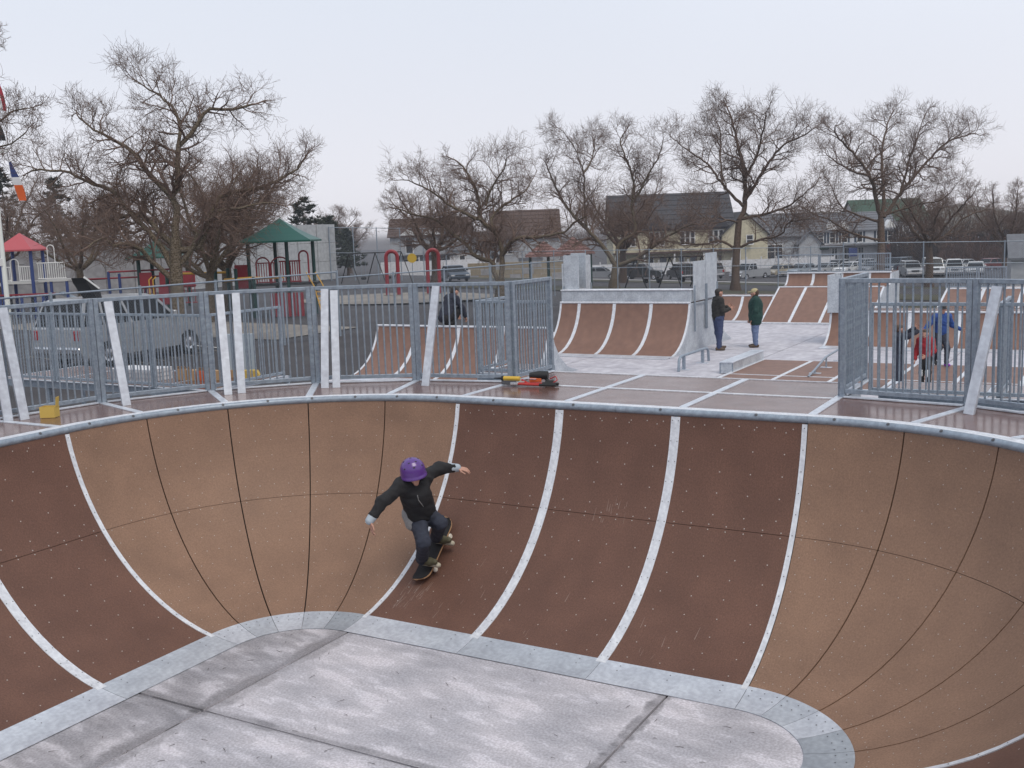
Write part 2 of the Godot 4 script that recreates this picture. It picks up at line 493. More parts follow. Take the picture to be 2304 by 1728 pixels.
func dot_at(g: Geo, p: Vector3, m: Vector3, r: float, lift := 0.002) -> void:      # a small screw head
	var x := m.cross(Vector3.RIGHT if absf(m.x) < 0.8 else Vector3.UP).normalized()
	var y := m.cross(x)
	var c := p + m * lift
	var last := c + x * r
	for k in range(1, 7):
		var nx := c + (x * cos(TAU * k / 6) + y * sin(TAU * k / 6)) * r
		g.tri_out(c + m * 0.001, last, nx, m)
		last = nx

func build_bowl() -> void:
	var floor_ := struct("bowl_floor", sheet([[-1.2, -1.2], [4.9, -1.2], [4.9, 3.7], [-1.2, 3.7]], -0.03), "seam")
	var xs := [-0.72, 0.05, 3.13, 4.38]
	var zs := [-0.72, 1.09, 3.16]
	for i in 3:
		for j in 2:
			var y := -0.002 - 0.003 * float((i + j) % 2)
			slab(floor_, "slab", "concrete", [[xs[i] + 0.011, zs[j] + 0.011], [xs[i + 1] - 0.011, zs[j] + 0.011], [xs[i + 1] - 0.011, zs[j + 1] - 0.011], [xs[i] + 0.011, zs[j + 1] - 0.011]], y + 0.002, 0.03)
	var b := thing("skate_bowl", "large brown and tan wooden skate bowl with white steel ribs and round coping", "skate bowl")
	var th_lo := deg_to_rad(11.0)
	var th_mid := deg_to_rad(52.9)
	var th_top := deg_to_rad(79.5)
	var th_steel := asin((0.655 - ARC_C) / ARC_R)
	var q := deg_to_rad(18.0)
	var segs := []                     # [kind, a0, a1]
	for k in 8:
		if k % 2: for i in 5: segs.append([k, i * q, (i + 1) * q])
		else:
			var n := 3 if k % 4 == 0 else 2
			for i in n: segs.append([k, i * 1.22, (i + 1) * 1.22])
	var back := Geo.new()
	var screws := Geo.new()
	var screws_dark := Geo.new()
	rng.seed = 41
	for s in segs:
		var k: int = s[0]
		var corner := k % 2 == 1
		var m := "board_tan" if corner else "board_dark"
		var side := 0.006 if corner else 0.02
		part("panel", arc_sheet(k, s[1], s[2], th_lo, th_mid - 0.0008, 0.0, 0.018, 4, 10, side), m, b)
		part("panel", arc_sheet(k, s[1], s[2], th_mid + 0.0012, th_top, 0.0 if corner else 0.001, 0.018, 4, 8, side), m, b)
		# transition plates of sheet steel at the foot
		part("transition_plate", arc_sheet(k, s[1], s[2], th_steel, th_lo + 0.012, 0.004, 0.004, 4, 3, 0.002), "steel_plate_dull" if (k == 7 and s[1] > 1.2) or (k == 1 and s[1] > 0.9) else ("steel_plate_mid" if int(round(s[1] / (q if corner else 1.22))) % 2 == 1 else "steel_plate"), b)
		# the dark timber frame behind the boards
		var bk := arc_sheet(k, s[1], s[2], 0.02, th_top + 0.01, -0.045, 0.01, 4, 10)
		var off := back.v.size()
		back.v.append_array(bk.v); back.n.append_array(bk.n)
		for e in bk.ix: back.ix.append(e + off)
		# screw heads
		var rows := []
		var th := th_lo + 0.05
		while th < th_top - 0.03:
			if absf(th - th_mid) > 0.05: rows.append([th, false])
			th += 0.092 if not corner else 0.075
		rows.append([th_mid - 0.011, true]); rows.append([th_mid + 0.011, true]); rows.append([th_top - 0.03, true])
		for r in rows:
			var n: int = 7 if r[1] else 4
			if corner: n = 6 if r[1] else 5
			for i in n:
				var f := (i + 0.5) / n
				var a := lerpf(s[1], s[2], f)
				if not corner: a = lerpf(s[1] + 0.04, s[2] - 0.04, f)
				var t: float = r[0] + rng.randf_range(-0.003, 0.003)
				if corner and rng.randf() < 0.25: continue
				dot_at(screws, arc(k, a, t, 0.001), arc_normal(k, a, t), 0.0048 if corner else 0.0062)
		for i in 3:
			var a := lerpf(s[1], s[2], 0.15 + 0.35 * i)
			for t in [th_lo - 0.012, th_lo - 0.045]:
				dot_at(screws_dark, arc(k, a, t, 0.005), arc_normal(k, a, t), 0.006)
	part("frame", back, "seam", b)
	# bright ribs over the joints of the straight panels
	for k in [0, 2, 4, 6]:
		var n := 3 if k % 4 == 0 else 2
		for i in n + 1:
			var w := 0.088
			var c := i * 1.22
			if i == 0: c = 0.022
			if i == n: c = n * 1.22 - 0.022
			if i == 0 or i == n: w = 0.046
			part("rib", arc_sheet(k, c - w / 2, c + w / 2, th_lo - 0.01, th_top - 0.005, 0.006, 0.008, 1, 16), "steel_bright", b)
			var t := th_lo + 0.03
			while t < th_top - 0.02:
				for e in ([-0.03, 0.03] if w > 0.06 else [0.0]):
					dot_at(screws_dark, arc(k, c + e, t, 0.0075), arc_normal(k, c + e, t), 0.0052)
				t += 0.088
	var so := part("screw", screws, "screw", b)
	so.set_meta("kind", "stuff")
	so = part("screw", screws_dark, "screw_dark", b)
	so.set_meta("kind", "stuff")
	# coping pipe, in lengths with a visible joint, and the flat edge strip of the deck beside it
	for k in 8:
		var len_ := (BOWL_W if k % 4 == 0 else BOWL_D) if k % 2 == 0 else PI / 2
		var steps := 3 if k % 2 == 0 else 20
		var pieces := 2 if k % 2 == 0 else 1
		for e in pieces:
			var pts := []
			for i in steps + 1:
				var a: float = len_ * (e + float(i) / steps) / pieces
				var p := rim(k, a, 2.702)
				p.y = 1.808
				pts.append(p)
			var mid: Vector3 = (pts[1] - pts[0]).normalized() * 0.002
			pts[0] += mid; pts[-1] -= mid
			part("coping", Geo.new().tube(pts, 0.034, 14), "galvanised", b)
		var g := Geo.new()
		var st := 1 if k % 2 == 0 else 20
		for i in st:
			var a0: float = len_ * i / st
			var a1: float = len_ * (i + 1) / st
			var c := [rim(k, a0, 2.725), rim(k, a1, 2.725), rim(k, a1, 2.855), rim(k, a0, 2.855)]
			for j in 4: c[j].y = DECK + 0.005
			g.quad_out(c[0], c[1], c[2], c[3], Vector3.UP)
			var d := Vector3(0, 0.008, 0)
			g.quad_out(c[3], c[2], c[2] - d, c[3] - d, c[3] - c[0])
			g.quad_out(c[0], c[1], c[1] - d, c[0] - d, c[0] - c[3])
		part("edge_strip", g, "steel_bright", b)
		# bolts with washers along the pipe
		var bolts := Geo.new()
		var nb := 4 if k % 2 == 0 else 9
		for i in nb:
			var a: float = len_ * (i + 0.5) / nb
			var o := (rim(k, a, 2.0) - rim(k, a, 2.7)).normalized() * 0.72 + Vector3(0, 0.7, 0)
			var p := rim(k, a, 2.702)
			p.y = 1.808
			dot_at(bolts, p + o.normalized() * 0.034, o.normalized(), 0.016, 0.003)
			dot_at(bolts, p + o.normalized() * 0.037, o.normalized(), 0.008, 0.004)
		part("bolts", bolts, "screw_dark", b).set_meta("kind", "stuff")
	# deck boards and the steel strips between them
	for k in [1, 7, 5]:
		for i in 5:
			var a0 := i * q
			var a1 := (i + 1) * q
			var poly := []
			for e in 5:
				var p := rim(k, lerpf(a0 + 0.004, a1 - 0.004, e / 4.0), 2.72)
				poly.append([p.x, p.z])
			var p1 := rim(k, a1 - 0.001, 3.95)
			var p0 := rim(k, a0 + 0.001, 3.95)
			poly.append([p1.x, p1.z]); poly.append([p0.x, p0.z])
			slab(b, "deck_board", "board_deck", poly, DECK, 0.03)
	for i in 3:
		slab(b, "deck_board", "board_deck", [[i * 1.22 + 0.003, -2.72], [i * 1.22 + 1.217, -2.72], [i * 1.22 + 1.217, -3.76], [i * 1.22 + 0.003, -3.76]], DECK, 0.03)
		slab(b, "deck_board", "board_deck", [[i * 1.22 + 0.003, -3.766], [i * 1.22 + 1.217, -3.766], [i * 1.22 + 1.217, -4.80], [i * 1.22 + 0.003, -4.80]], DECK, 0.03)
		slab(b, "deck_board", "board_deck", [[i * 1.22 + 0.003, 5.16], [i * 1.22 + 1.217, 5.16], [i * 1.22 + 1.217, 7.9], [i * 1.22 + 0.003, 7.9]], DECK, 0.03)
	for i in 2:
		slab(b, "deck_board", "board_deck", [[-2.72, i * 1.22 + 0.003], [-3.95, i * 1.22 + 0.003], [-3.95, i * 1.22 + 1.217], [-2.72, i * 1.22 + 1.217]], DECK, 0.03)
		slab(b, "deck_board", "board_deck", [[BOWL_W + 2.72, i * 1.22 + 0.003], [BOWL_W + 3.95, i * 1.22 + 0.003], [BOWL_W + 3.95, i * 1.22 + 1.217], [BOWL_W + 2.72, i * 1.22 + 1.217]], DECK, 0.03)
	var fr := []
	for e in 13:
		var p := rim(3, PI / 2 * e / 12.0, 2.72)
		fr.append([p.x, p.z])
	fr.append_array([[BOWL_W + 0.003, 7.9], [BOWL_W + 3.95, 7.9], [BOWL_W + 3.95, BOWL_D + 0.003]])
	slab(b, "deck_board", "board_deck", fr, DECK, 0.03)
	for k in [1, 7, 5]:
		for i in 6:
			var g := Geo.new()
			g.bar(rim(k, i * q, 2.855) + V(0, DECK + 0.004, 0), rim(k, i * q, 3.93) + V(0, DECK + 0.004, 0), 0.075, 0.008)
			part("deck_strip", g, "steel_plate", b)
	for i in [1, 2]:
		part("deck_strip", Geo.new().bar(V(i * 1.22, DECK + 0.004, -2.855), V(i * 1.22, DECK + 0.004, -3.737), 0.075, 0.008), "steel_plate", b)
	for i in 4:
		part("deck_strip", Geo.new().bar(V(i * 1.22, DECK + 0.004, -3.79 if i == 1 or i == 2 else -3.935), V(i * 1.22, DECK + 0.004, -4.77), 0.075, 0.008), "steel_plate", b)
	part("deck_strip", Geo.new().bar(V(0.04, DECK + 0.0045, -3.763), V(3.62, DECK + 0.0045, -3.763), 0.05, 0.009), "steel_bright", b)
	part("deck_strip", Geo.new().bar(V(0.0, DECK + 0.0045, -4.79), V(3.66, DECK + 0.0045, -4.79), 0.03, 0.009), "steel_bright", b)
	# rubber and wheel marks on the boards
	rng.seed = 77
	var marks := Geo.new()
	for e in [[0.15, 0.40, 0.28, 0.46, 26], [1.75, 2.1, 0.88, 0.98, 12], [2.65, 2.85, 0.25, 0.35, 4], [0.3, 3.4, 0.25, 0.6, 14]]:
		for i in e[4]:
			var a := rng.randf_range(e[0], e[1])
			var t0 := rng.randf_range(e[2], e[3])
			var L := rng.randf_range(0.015, 0.07)
			var sl := rng.randf_range(-0.35, 0.35)
			var w := rng.randf_range(0.0012, 0.004)
			var p := []
			for c in [[0.0, -w], [0.0, w], [1.0, w * 0.3], [1.0, -w * 0.3]]: p.append(arc(0, a + c[0] * L * sl + c[1], t0 + c[0] * L, 0.0016))
			marks.quad_out(p[0], p[1], p[2], p[3], arc_normal(0, a, t0))
	part("scuff_mark", marks, "scuff", b).set_meta("kind", "stuff")
	# twigs and bits of leaf blown onto the floor
	var bits := Geo.new()
	for i in 110:
		var c := V(rng.randf_range(-0.5, 4.0), 0.004, rng.randf_range(-0.5, 2.6))
		var d := V(rng.randfn(), 0, rng.randfn()).normalized() * rng.randf_range(0.006, 0.035)
		limb(bits, PackedVector3Array([c - d, c + V(0, 0.003, 0) + d.rotated(Vector3.UP, 0.5) * 0.1, c + d]), 0.0022, 0.0012, 3)
	var litter := part("twig_litter", bits, "damp", self)
	litter.name = numbered("twig_litter")
	tag(litter, "small dark twigs and leaf bits scattered on the concrete bowl floor", "litter")
	litter.set_meta("kind", "stuff")
	# outer skirts down to the ground
	var sk := [rim(7, 0, 3.94), V(-3.94, 0, 2.44), rim(5, PI / 4, 3.94), V(0, 0, 6.4), V(0, 0, 7.9), V(BOWL_W + 3.94, 0, 7.9), V(BOWL_W + 3.94, 0, 0)]
	var ring := []
	for i in 6: ring.append(rim(7, i * q, 3.94))
	ring.append(V(0, 0, -4.79)); ring.append(V(BOWL_W, 0, -4.79))
	for i in 6: ring.append(rim(1, i * q, 3.94))
	ring.append(V(BOWL_W + 3.94, 0, 7.88)); ring.append(V(0, 0, 7.88))
	for i in 6: ring.append(rim(5, i * q, 3.94))
	for i in ring.size():
		var a: Vector3 = ring[i]
		var c: Vector3 = ring[(i + 1) % ring.size()]
		if a.distance_to(c) < 0.3: continue
		var d := (c - a).normalized() * 0.004
		part("skirt", Geo.new().bar(a + d + V(0, 0.9, 0), c - d + V(0, 0.9, 0), 0.02, 1.78), "galvanised_sheet", b)

# ---------------------------------------------------------------- railings and decks
var bar_mesh := {}
func railing(a: Vector3, b: Vector3, h: float, label: String, group: String, n := 13, bar_r := 0.0102, post := 0.05, cap := "") -> Node3D:
	var d := (b - a).normalized()
	var t := thing("guard_railing", label, "railing", (a + b) * 0.5, atan2(-d.z, d.x), group)
	var L := a.distance_to(b)
	for s in [-1.0, 1.0]:
		part("post", Geo.new().box(V(s * (L / 2 - post / 2 - 0.006), h / 2, 0), V(post, h, post), Basis.IDENTITY, 0.004), "galvanised", t)
	var w := L - 2 * post - 0.014
	part("top_rail", Geo.new().box(V(0, h - 0.022, 0), V(w, 0.042, 0.042), Basis.IDENTITY, 0.004), "galvanised", t)
	part("bottom_rail", Geo.new().box(V(0, 0.065, 0), V(w, 0.042, 0.042), Basis.IDENTITY, 0.004), "galvanised", t)
	part("foot_angle", Geo.new().box(V(0, 0.012, 0.03), V(w, 0.018, 0.05), Basis.IDENTITY, 0.003), "steel_plate", t)
	var key := "%.3f %.4f" % [h, bar_r]
	if not bar_mesh.has(key): bar_mesh[key] = Geo.new().tube([V(0, 0.087, 0), V(0, h - 0.044, 0)], bar_r, 8, false).mesh()
	for i in n:
		part("bar", bar_mesh[key], "galvanised", t, Transform3D(Basis.IDENTITY, V(-w / 2 + w * (i + 1.0) / (n + 1), 0, 0)))
	return t

func platform(x0: float, x1: float, z0: float, z1: float, y: float, label: String) -> void:
	var t := thing("ramp_platform", label, "platform", V((x0 + x1) / 2, 0, (z0 + z1) / 2))
	var w := x1 - x0
	var d := z1 - z0
	var n := maxi(1, roundi(w / 1.2))
	for i in n:
		part("deck_board", Geo.new().box(V(-w / 2 + w * (i + 0.5) / n, y - 0.02, 0), V(w / n - 0.05, 0.04, d - 0.06), Basis.IDENTITY, 0.003), "board_deck", t)
	for i in n + 1:
		part("deck_strip", Geo.new().box(V(-w / 2 + w * i / n, y - 0.018, 0), V(0.046, 0.046, d - 0.066)), "steel_plate", t)
	for s in [-1.0, 1.0]:
		part("edge_beam", Geo.new().box(V(0, y - 0.06, s * (d / 2 - 0.015)), V(w + 0.05, 0.12, 0.03)), "galvanised", t)
		for i in n + 1:
			part("leg", Geo.new().box(V(-w / 2 + w * i / n, (y - 0.12) / 2, s * (d / 2 - 0.05)), V(0.06, y - 0.12, 0.06)), "galvanised", t)

func channel(a: Vector3, b: Vector3, face: Vector3, label: String) -> void:     # a loose folded steel channel leaning on the railing
	var t := thing("steel_channel", label, "metal channel", a, 0.0, "loose channels leaning on the railings")
	var y := (b - a).normalized()
	var z := (face - y * face.dot(y)).normalized()
	var x := y.cross(z)
	var L := a.distance_to(b)
	var pl := PackedVector2Array([Vector2(-0.044, -0.04), Vector2(-0.041, -0.04), Vector2(-0.041, -0.003), Vector2(0.041, -0.003), Vector2(0.041, -0.04), Vector2(0.044, -0.04), Vector2(0.044, -0.002), Vector2(0.042, 0.0), Vector2(-0.042, 0.0), Vector2(-0.044, -0.002)])
	part("channel", Geo.new().prism(pl, L, Transform3D(Basis(x, z, y), Vector3.ZERO)), "channel_zinc", t)

func build_railings() -> void:
	var q := deg_to_rad(18.0)
	var names := ["leftmost full railing panel, behind the yellow carton", "railing panel with one white channel leaning on it, right of the yellow carton", "railing panel with two spaced white channels leaning on it", "railing panel with two touching white channels leaning on it", "railing panel behind one channel, left of the bolt cutter"]
	for i in 5:
		railing(rim(7, i * q, 3.88) + V(0, DECK, 0), rim(7, (i + 1) * q, 3.88) + V(0, DECK, 0), 1.15, "galvanised " + names[i], "bowl deck railings")
	railing(V(-3.88, DECK, 1.22), V(-3.88, DECK, 0.0), 1.15, "galvanised railing panel at the left picture edge, mostly cut off", "bowl deck railings")
	railing(V(0.0, DECK, -3.90), V(0.0, DECK, -4.86), 1.15, "galvanised railing panel running back behind the red bolt cutter", "bowl deck railings", 12)
	railing(V(BOWL_W, DECK, -3.90), V(BOWL_W, DECK, -5.05), 1.15, "galvanised railing panel running back at the gap, right of the steel rail", "bowl deck railings", 13)
	railing(V(BOWL_W, DECK, -3.88), rim(1, q, 3.88) + V(0, DECK, 0), 1.15, "galvanised railing panel in front of the boy in the blue top", "bowl deck railings", 13)
	railing(rim(1, q, 3.88) + V(0, DECK, 0), rim(1, 2 * q, 3.88) + V(0, DECK, 0), 1.15, "galvanised railing panel at the right edge with a channel leaning on it", "bowl deck railings", 13)
	# lower decks standing behind the bowl
	platform(-11.6, -6.3, -7.1, -5.3, 1.24, "low brown deck behind the left railings, with cartons on it")
	for i in 4:
		railing(V(-11.2 + i * 1.22, 1.24, -5.3), V(-9.98 + i * 1.22, 1.24, -5.3), 1.2, "galvanised railing of the low deck seen through the bowl railing, %s from the left" % ["first", "second", "third", "fourth"][i], "low deck railings", 13)
	railing(V(-6.3, 1.24, -5.36), V(-6.3, 1.24, -7.0), 1.2, "galvanised railing end panel of the left low deck, right of the grey sheets", "low deck railings", 14)
	platform(-2.7, -2.0, -8.65, -7.45, 1.36, "small deck behind the railing corner near the bolt cutter")
	railing(V(-2.7, 1.36, -7.45), V(-1.36, 1.36, -7.45), 1.14, "galvanised lower railing behind the railing corner by the bolt cutter", "small deck railings", 14)
	railing(V(-2.72, 1.36, -7.5), V(-2.72, 1.36, -8.65), 1.14, "galvanised lower railing side panel, its pale top rising left to right", "small deck railings", 13)
	platform(3.4, 7.0, -8.4, -7.2, 1.34, "low deck behind the right railings")
	for i in 3:
		railing(V(3.25 + i * 1.22, 1.34, -7.2), V(4.47 + i * 1.22, 1.34, -7.2), 1.16, ["galvanised lower railing in front of the child in red", "galvanised lower railing behind the channel at the right", "galvanised lower railing cut off by the right picture edge"][i], "small deck railings", 13)
	railing(V(4.75, 1.34, -7.25), V(4.75, 1.34, -8.35), 1.16, "galvanised lower railing side panel behind the right channel", "small deck railings", 12)
	var cs := [[V(-3.628, 1.832, -0.032), V(-3.84, 2.96, -0.10), "white steel channel at the left picture edge, leaning left"], [V(-3.551, 1.832, -0.162), V(-3.798, 2.959, -0.210), "white steel channel just left of the yellow carton"], [V(-3.240, 1.832, -1.169), V(-3.570, 2.941, -1.311), "single white steel channel tilted left, right of the yellow carton"], [V(-2.680, 1.832, -2.105), V(-2.971, 2.944, -2.371), "left one of two spaced white channels before the grey sheets"], [V(-2.611, 1.832, -2.245), V(-2.856, 2.951, -2.509), "right one of two spaced white channels before the grey sheets"], [V(-1.907, 1.832, -2.851), V(-2.096, 2.950, -3.174), "left one of two touching white channels"], [V(-1.794, 1.832, -2.920), V(-2.004, 2.930, -3.230), "right one of two touching white channels"], [V(-0.848, 1.832, -3.337), V(-0.883, 2.946, -3.697), "white steel channel tilted right before the person sitting on the ramp"], [V(4.887, 1.832, -3.271), V(5.059, 2.918, -3.537), "white steel channel leaning at the right picture edge"]]
	for c in cs:
		var out: Vector3 = c[0] - c[1]
		out.y = 0.0
		channel(c[0], c[1], out.normalized() + V(0.25, 0, 0.2), c[2])

# ---------------------------------------------------------------- ramps
func curve_pts(zt: float, h: float, dx: float, sgn: float, n := 10) -> PackedVector2Array:   # (z, y) from toe to lip
	var R := (dx * dx + h * h) / (2.0 * h)
	var top := asin(clampf(dx / R, -1, 1))
	if h > R: top = PI - top
	var p := PackedVector2Array()
	for i in n + 1:
		var a := top * i / n
		p.append(Vector2(zt - sgn * R * sin(a), R - R * cos(a)))
	return p

func skin(prof: PackedVector2Array, x0: float, x1: float, lift: float, thick: float) -> Geo:    # a board following a (z, y) profile
	var g := Geo.new()
	var nor: Array[Vector3] = []
	for i in prof.size():
		var t := (prof[mini(i + 1, prof.size() - 1)] - prof[maxi(i - 1, 0)]).normalized()
		var m := Vector3(0, -t.x, t.y) if t.x < 0 else Vector3(0, t.x, -t.y)
		nor.append(m)
	for i in prof.size() - 1:
		var a := V(x0, prof[i].y, prof[i].x) + nor[i] * lift
		var b := V(x1, prof[i].y, prof[i].x) + nor[i] * lift
		var c := V(x1, prof[i + 1].y, prof[i + 1].x) + nor[i + 1] * lift
		var d := V(x0, prof[i + 1].y, prof[i + 1].x) + nor[i + 1] * lift
		g.smooth(a, b, c, d, nor[i], nor[i], nor[i + 1], nor[i + 1])
		g.quad_out(a, d, d - nor[i + 1] * thick, a - nor[i] * thick, Vector3.LEFT)
		g.quad_out(b, c, c - nor[i + 1] * thick, b - nor[i] * thick, Vector3.RIGHT)
	return g

# a ramp built from a (z, y) riding profile: boards between x joints, ribs over the joints, steel sides, toe plate and lip
func ramp(t: Node3D, prof: PackedVector2Array, joints: Array, back: PackedVector2Array, toe := true, lip := 0.03) -> void:
	for i in joints.size() - 1:
		part("board", skin(prof, joints[i] + 0.01, joints[i + 1] - 0.01, 0.0, 0.03), "board_far", t)
	for i in joints.size():
		var w := 0.10
		var c: float = joints[i]
		if i == 0: c += 0.025
		if i == joints.size() - 1: c -= 0.025
		if i == 0 or i == joints.size() - 1: w = 0.06
		part("rib", skin(prof, c - w / 2, c + w / 2, 0.008, 0.03), "steel_bright", t)
	if toe:
		var z0 := prof[0].x
		var d := signf(prof[0].x - prof[-1].x)
		part("toe_plate", Geo.new().box(V((joints[0] + joints[-1]) / 2, 0.018, z0 + d * 0.06), V(joints[-1] - joints[0], 0.012, 0.5), Basis(Vector3.RIGHT, d * 0.035)), "steel_plate", t)
	if lip > 0.0:
		part("coping", Geo.new().tube([V(joints[0], prof[-1].y + 0.005, prof[-1].x), V(joints[-1], prof[-1].y + 0.005, prof[-1].x)], lip, 10), "steel_bright", t)
	var pl := PackedVector2Array()
	for p in prof: pl.append(Vector2(p.x, p.y - 0.006))
	pl.append_array(back)
	var bs := Basis(Vector3.BACK, Vector3.UP, Vector3.LEFT)
	for x in [joints[0] + 0.0, joints[-1] + 0.012]:
		part("side_plate", Geo.new().prism(pl, 0.012, Transform3D(bs, V(x, 0, 0))), "galvanised_sheet", t)

func build_ramps() -> void:
	# the spine ramp seen past the end of the left railings, a steel beam and tall plates on top
	var t := thing("spine_ramp", "brown spine ramp with a wide steel beam on top and tall steel end plates", "skate ramp")
	var p := curve_pts(-20.12, 1.37, 1.62, 1.0)
	ramp(t, p, [-8.66, -8.02, -6.88, -5.73, -4.55], PackedVector2Array([Vector2(-23.72, 1.36), Vector2(-23.9, 1.0), Vector2(-24.2, 0.6), Vector2(-24.6, 0.28), Vector2(-25.25, 0.0)]))
	part("beam", Geo.new().box(V(-6.6, 1.545, -21.96), V(4.08, 0.33, 0.36), Basis.IDENTITY, 0.012), "galvanised_sheet", t)
	part("beam_cap", Geo.new().box(V(-6.6, 1.735, -21.98), V(4.12, 0.035, 0.46), Basis.IDENTITY, 0.012), "steel_bright", t)
	part("deck_board", Geo.new().box(V(-6.6, 1.38, -22.93), V(4.06, 0.03, 1.5)), "board_far", t)
	var r2 := curve_pts(-25.25, 1.37, 1.55, -1.0)
	for i in 3:
		part("board", skin(r2, -8.6 + i * 1.34, -7.3 + i * 1.34, 0.0, 0.03), "board_far", t)
	for e in [[-4.53, 1.45], [-8.67, 1.45]]:
		for k in 2:
			var z: float = -22.41 - k * 0.99
			var h: float = 1.12 + k * 0.20
			part("end_plate", Geo.new().box(V(e[0], e[1] + h / 2 - 0.05, z), V(0.03, h, 0.95), Basis.IDENTITY, 0.004), "galvanised_sheet", t)
			part("plate_frame", Geo.new().box(V(e[0] + 0.022, e[1] - 0.14 + k * 0.1, z), V(0.012, 0.03, 0.95)), "galvanised", t)
			for s in [-0.45, 0.45]:
				part("plate_post", Geo.new().box(V(e[0] + 0.03, 1.2, z + s), V(0.03, 1.3, 0.045)), "galvanised", t)
	for k in 2:
		part("end_plate", Geo.new().box(V(-8.4, 2.24 + 0.05 * k, -22.0 - 0.5 * k), V(0.5, 1.05, 0.03), Basis.IDENTITY, 0.004), "galvanised_sheet", t)
	# the one behind the railings on which someone sits
	t = thing("spine_ramp", "brown spine ramp behind the left railings with a person sitting on its edge", "skate ramp")
	p = curve_pts(-14.5, 1.2, 1.45, 1.0)
	ramp(t, p, [-11.13, -9.87, -8.55, -7.25, -5.95], PackedVector2Array([Vector2(-16.0, 1.19), Vector2(-16.15, 0.8), Vector2(-16.4, 0.45), Vector2(-16.8, 0.17), Vector2(-17.4, 0.0)]))
	r2 = curve_pts(-17.4, 1.2, 1.4, -1.0)
	for i in 4:
		part("board", skin(r2, -11.1 + i * 1.285, -9.83 + i * 1.285, 0.0, 0.03), "board_far", t)
	# low quarter pipe far behind the two men
	t = thing("quarter_pipe", "low quarter pipe between the two standing men, against the grass", "skate ramp")
	p = curve_pts(-30.75, 0.84, 1.45, 1.0)
	ramp(t, p, [-8.9, -7.55, -6.4, -5.22], PackedVector2Array([Vector2(-33.2, 0.83), Vector2(-33.2, 0.0)]))
	part("deck_board", Geo.new().box(V(-7.06, 0.825, -32.72), V(3.66, 0.03, 0.95)), "board_deck", t)
	# the sloping bank beside it with a higher wall ramp on top
	t = thing("bank_ramp", "sloping brown bank ramp with a steep upper ramp and railed deck on top", "skate ramp")
	p = PackedVector2Array([Vector2(-30.2, 0.0), Vector2(-31.4, 0.57), Vector2(-32.6, 1.13)])
	ramp(t, p, [-5.17, -4.15, -3.1, -2.1, -1.4], PackedVector2Array([Vector2(-35.4, 1.13), Vector2(-35.4, 0.0)]), false)
	part("toe_plate", Geo.new().bar(V(-5.17, 0.03, -30.14), V(-1.4, 0.03, -30.14), 0.2, 0.05), "steel_bright", t)
	part("deck_board", Geo.new().box(V(-3.28, 1.12, -33.1), V(3.74, 0.03, 0.95)), "board_deck", t)
	p = curve_pts(-33.6, 0.44, 0.45, 1.0)
	for k in p.size(): p[k].y += 1.13
	ramp(t, p, [-5.25, -4.25, -3.2, -2.2, -1.42], PackedVector2Array([Vector2(-35.4, 1.57), Vector2(-35.4, 1.13)]), false)
	part("deck_board", Geo.new().box(V(-3.33, 1.56, -34.75), V(3.8, 0.03, 1.3)), "board_deck", t)
	railing(V(-5.7, 1.55, -34.3), V(-4.1, 1.55, -34.3), 0.72, "pale railing on the far bank ramp, its left half", "far railings", 3, 0.01)
	railing(V(-4.1, 1.55, -34.3), V(-2.6, 1.55, -34.3), 0.72, "pale railing on the far bank ramp, its middle", "far railings", 3, 0.01)
	railing(V(-2.6, 1.55, -34.3), V(-1.5, 1.55, -34.3), 0.72, "close-barred railing on the far bank ramp, its right end", "far railings", 14, 0.01)
	# long quarter pipe on the right
	t = thing("quarter_pipe", "long brown quarter pipe behind the boy in the blue top", "skate ramp")
	p = curve_pts(-23.45, 0.92, 1.05, 1.0)
	ramp(t, p, [-1.35, -0.25, 0.84, 2.12, 3.4, 4.6, 5.8, 7.0], PackedVector2Array([Vector2(-25.95, 0.91), Vector2(-25.95, 0.0)]))
	part("deck_board", Geo.new().box(V(2.82, 0.905, -25.2), V(8.3, 0.03, 1.4)), "board_deck", t)
	part("end_plate", Geo.new().box(V(-1.36, 1.44, -25.1), V(0.03, 1.08, 1.7), Basis.IDENTITY, 0.004), "galvanised_sheet", t)
	part("end_plate", Geo.new().box(V(-1.18, 1.44, -24.27), V(0.34, 1.06, 0.03), Basis.IDENTITY, 0.004), "galvanised_sheet", t)
	for s in [-24.5, -25.1, -25.7]:
		part("plate_post", Geo.new().box(V(-1.34, 1.0, s), V(0.03, 1.9, 0.045)), "galvanised", t)
	t = thing("bank_ramp", "brown bank ramp rising to a railed deck at the right picture edge", "skate ramp")
	p = PackedVector2Array([Vector2(-26.1, 0.92), Vector2(-27.0, 1.13), Vector2(-27.9, 1.34)])
	ramp(t, p, [1.3, 2.35, 3.4, 4.45, 5.5], PackedVector2Array([Vector2(-29.2, 1.34), Vector2(-29.2, 0.0), Vector2(-26.1, 0.0)]), false)
	part("deck_board", Geo.new().box(V(3.4, 1.325, -28.55), V(4.2, 0.03, 1.2)), "board_deck", t)
	railing(V(1.25, 1.34, -28.0), V(2.15, 1.34, -28.0), 0.66, "close-barred pale railing far right, left half, above the blue-topped boy", "far railings", 15, 0.012)
	railing(V(2.15, 1.34, -28.0), V(2.95, 1.34, -28.0), 0.66, "close-barred pale railing far right, right half", "far railings", 15, 0.012)
	# low manual pad with a steel ledge and two grind rails
	t = thing("manual_pad", "low flat brown pad with pale strips in the middle of the concrete", "skate pad")
	for i in 5:
		for j in 2:
			var x0 := -1.98 + i * 1.24
			part("board", Geo.new().box(V(x0 + 0.62, 0.03, -18.7 if j else -16.55), V(1.14, 0.05, 2.72 if j else 1.44), Basis.IDENTITY, 0.004), "board_far", t)
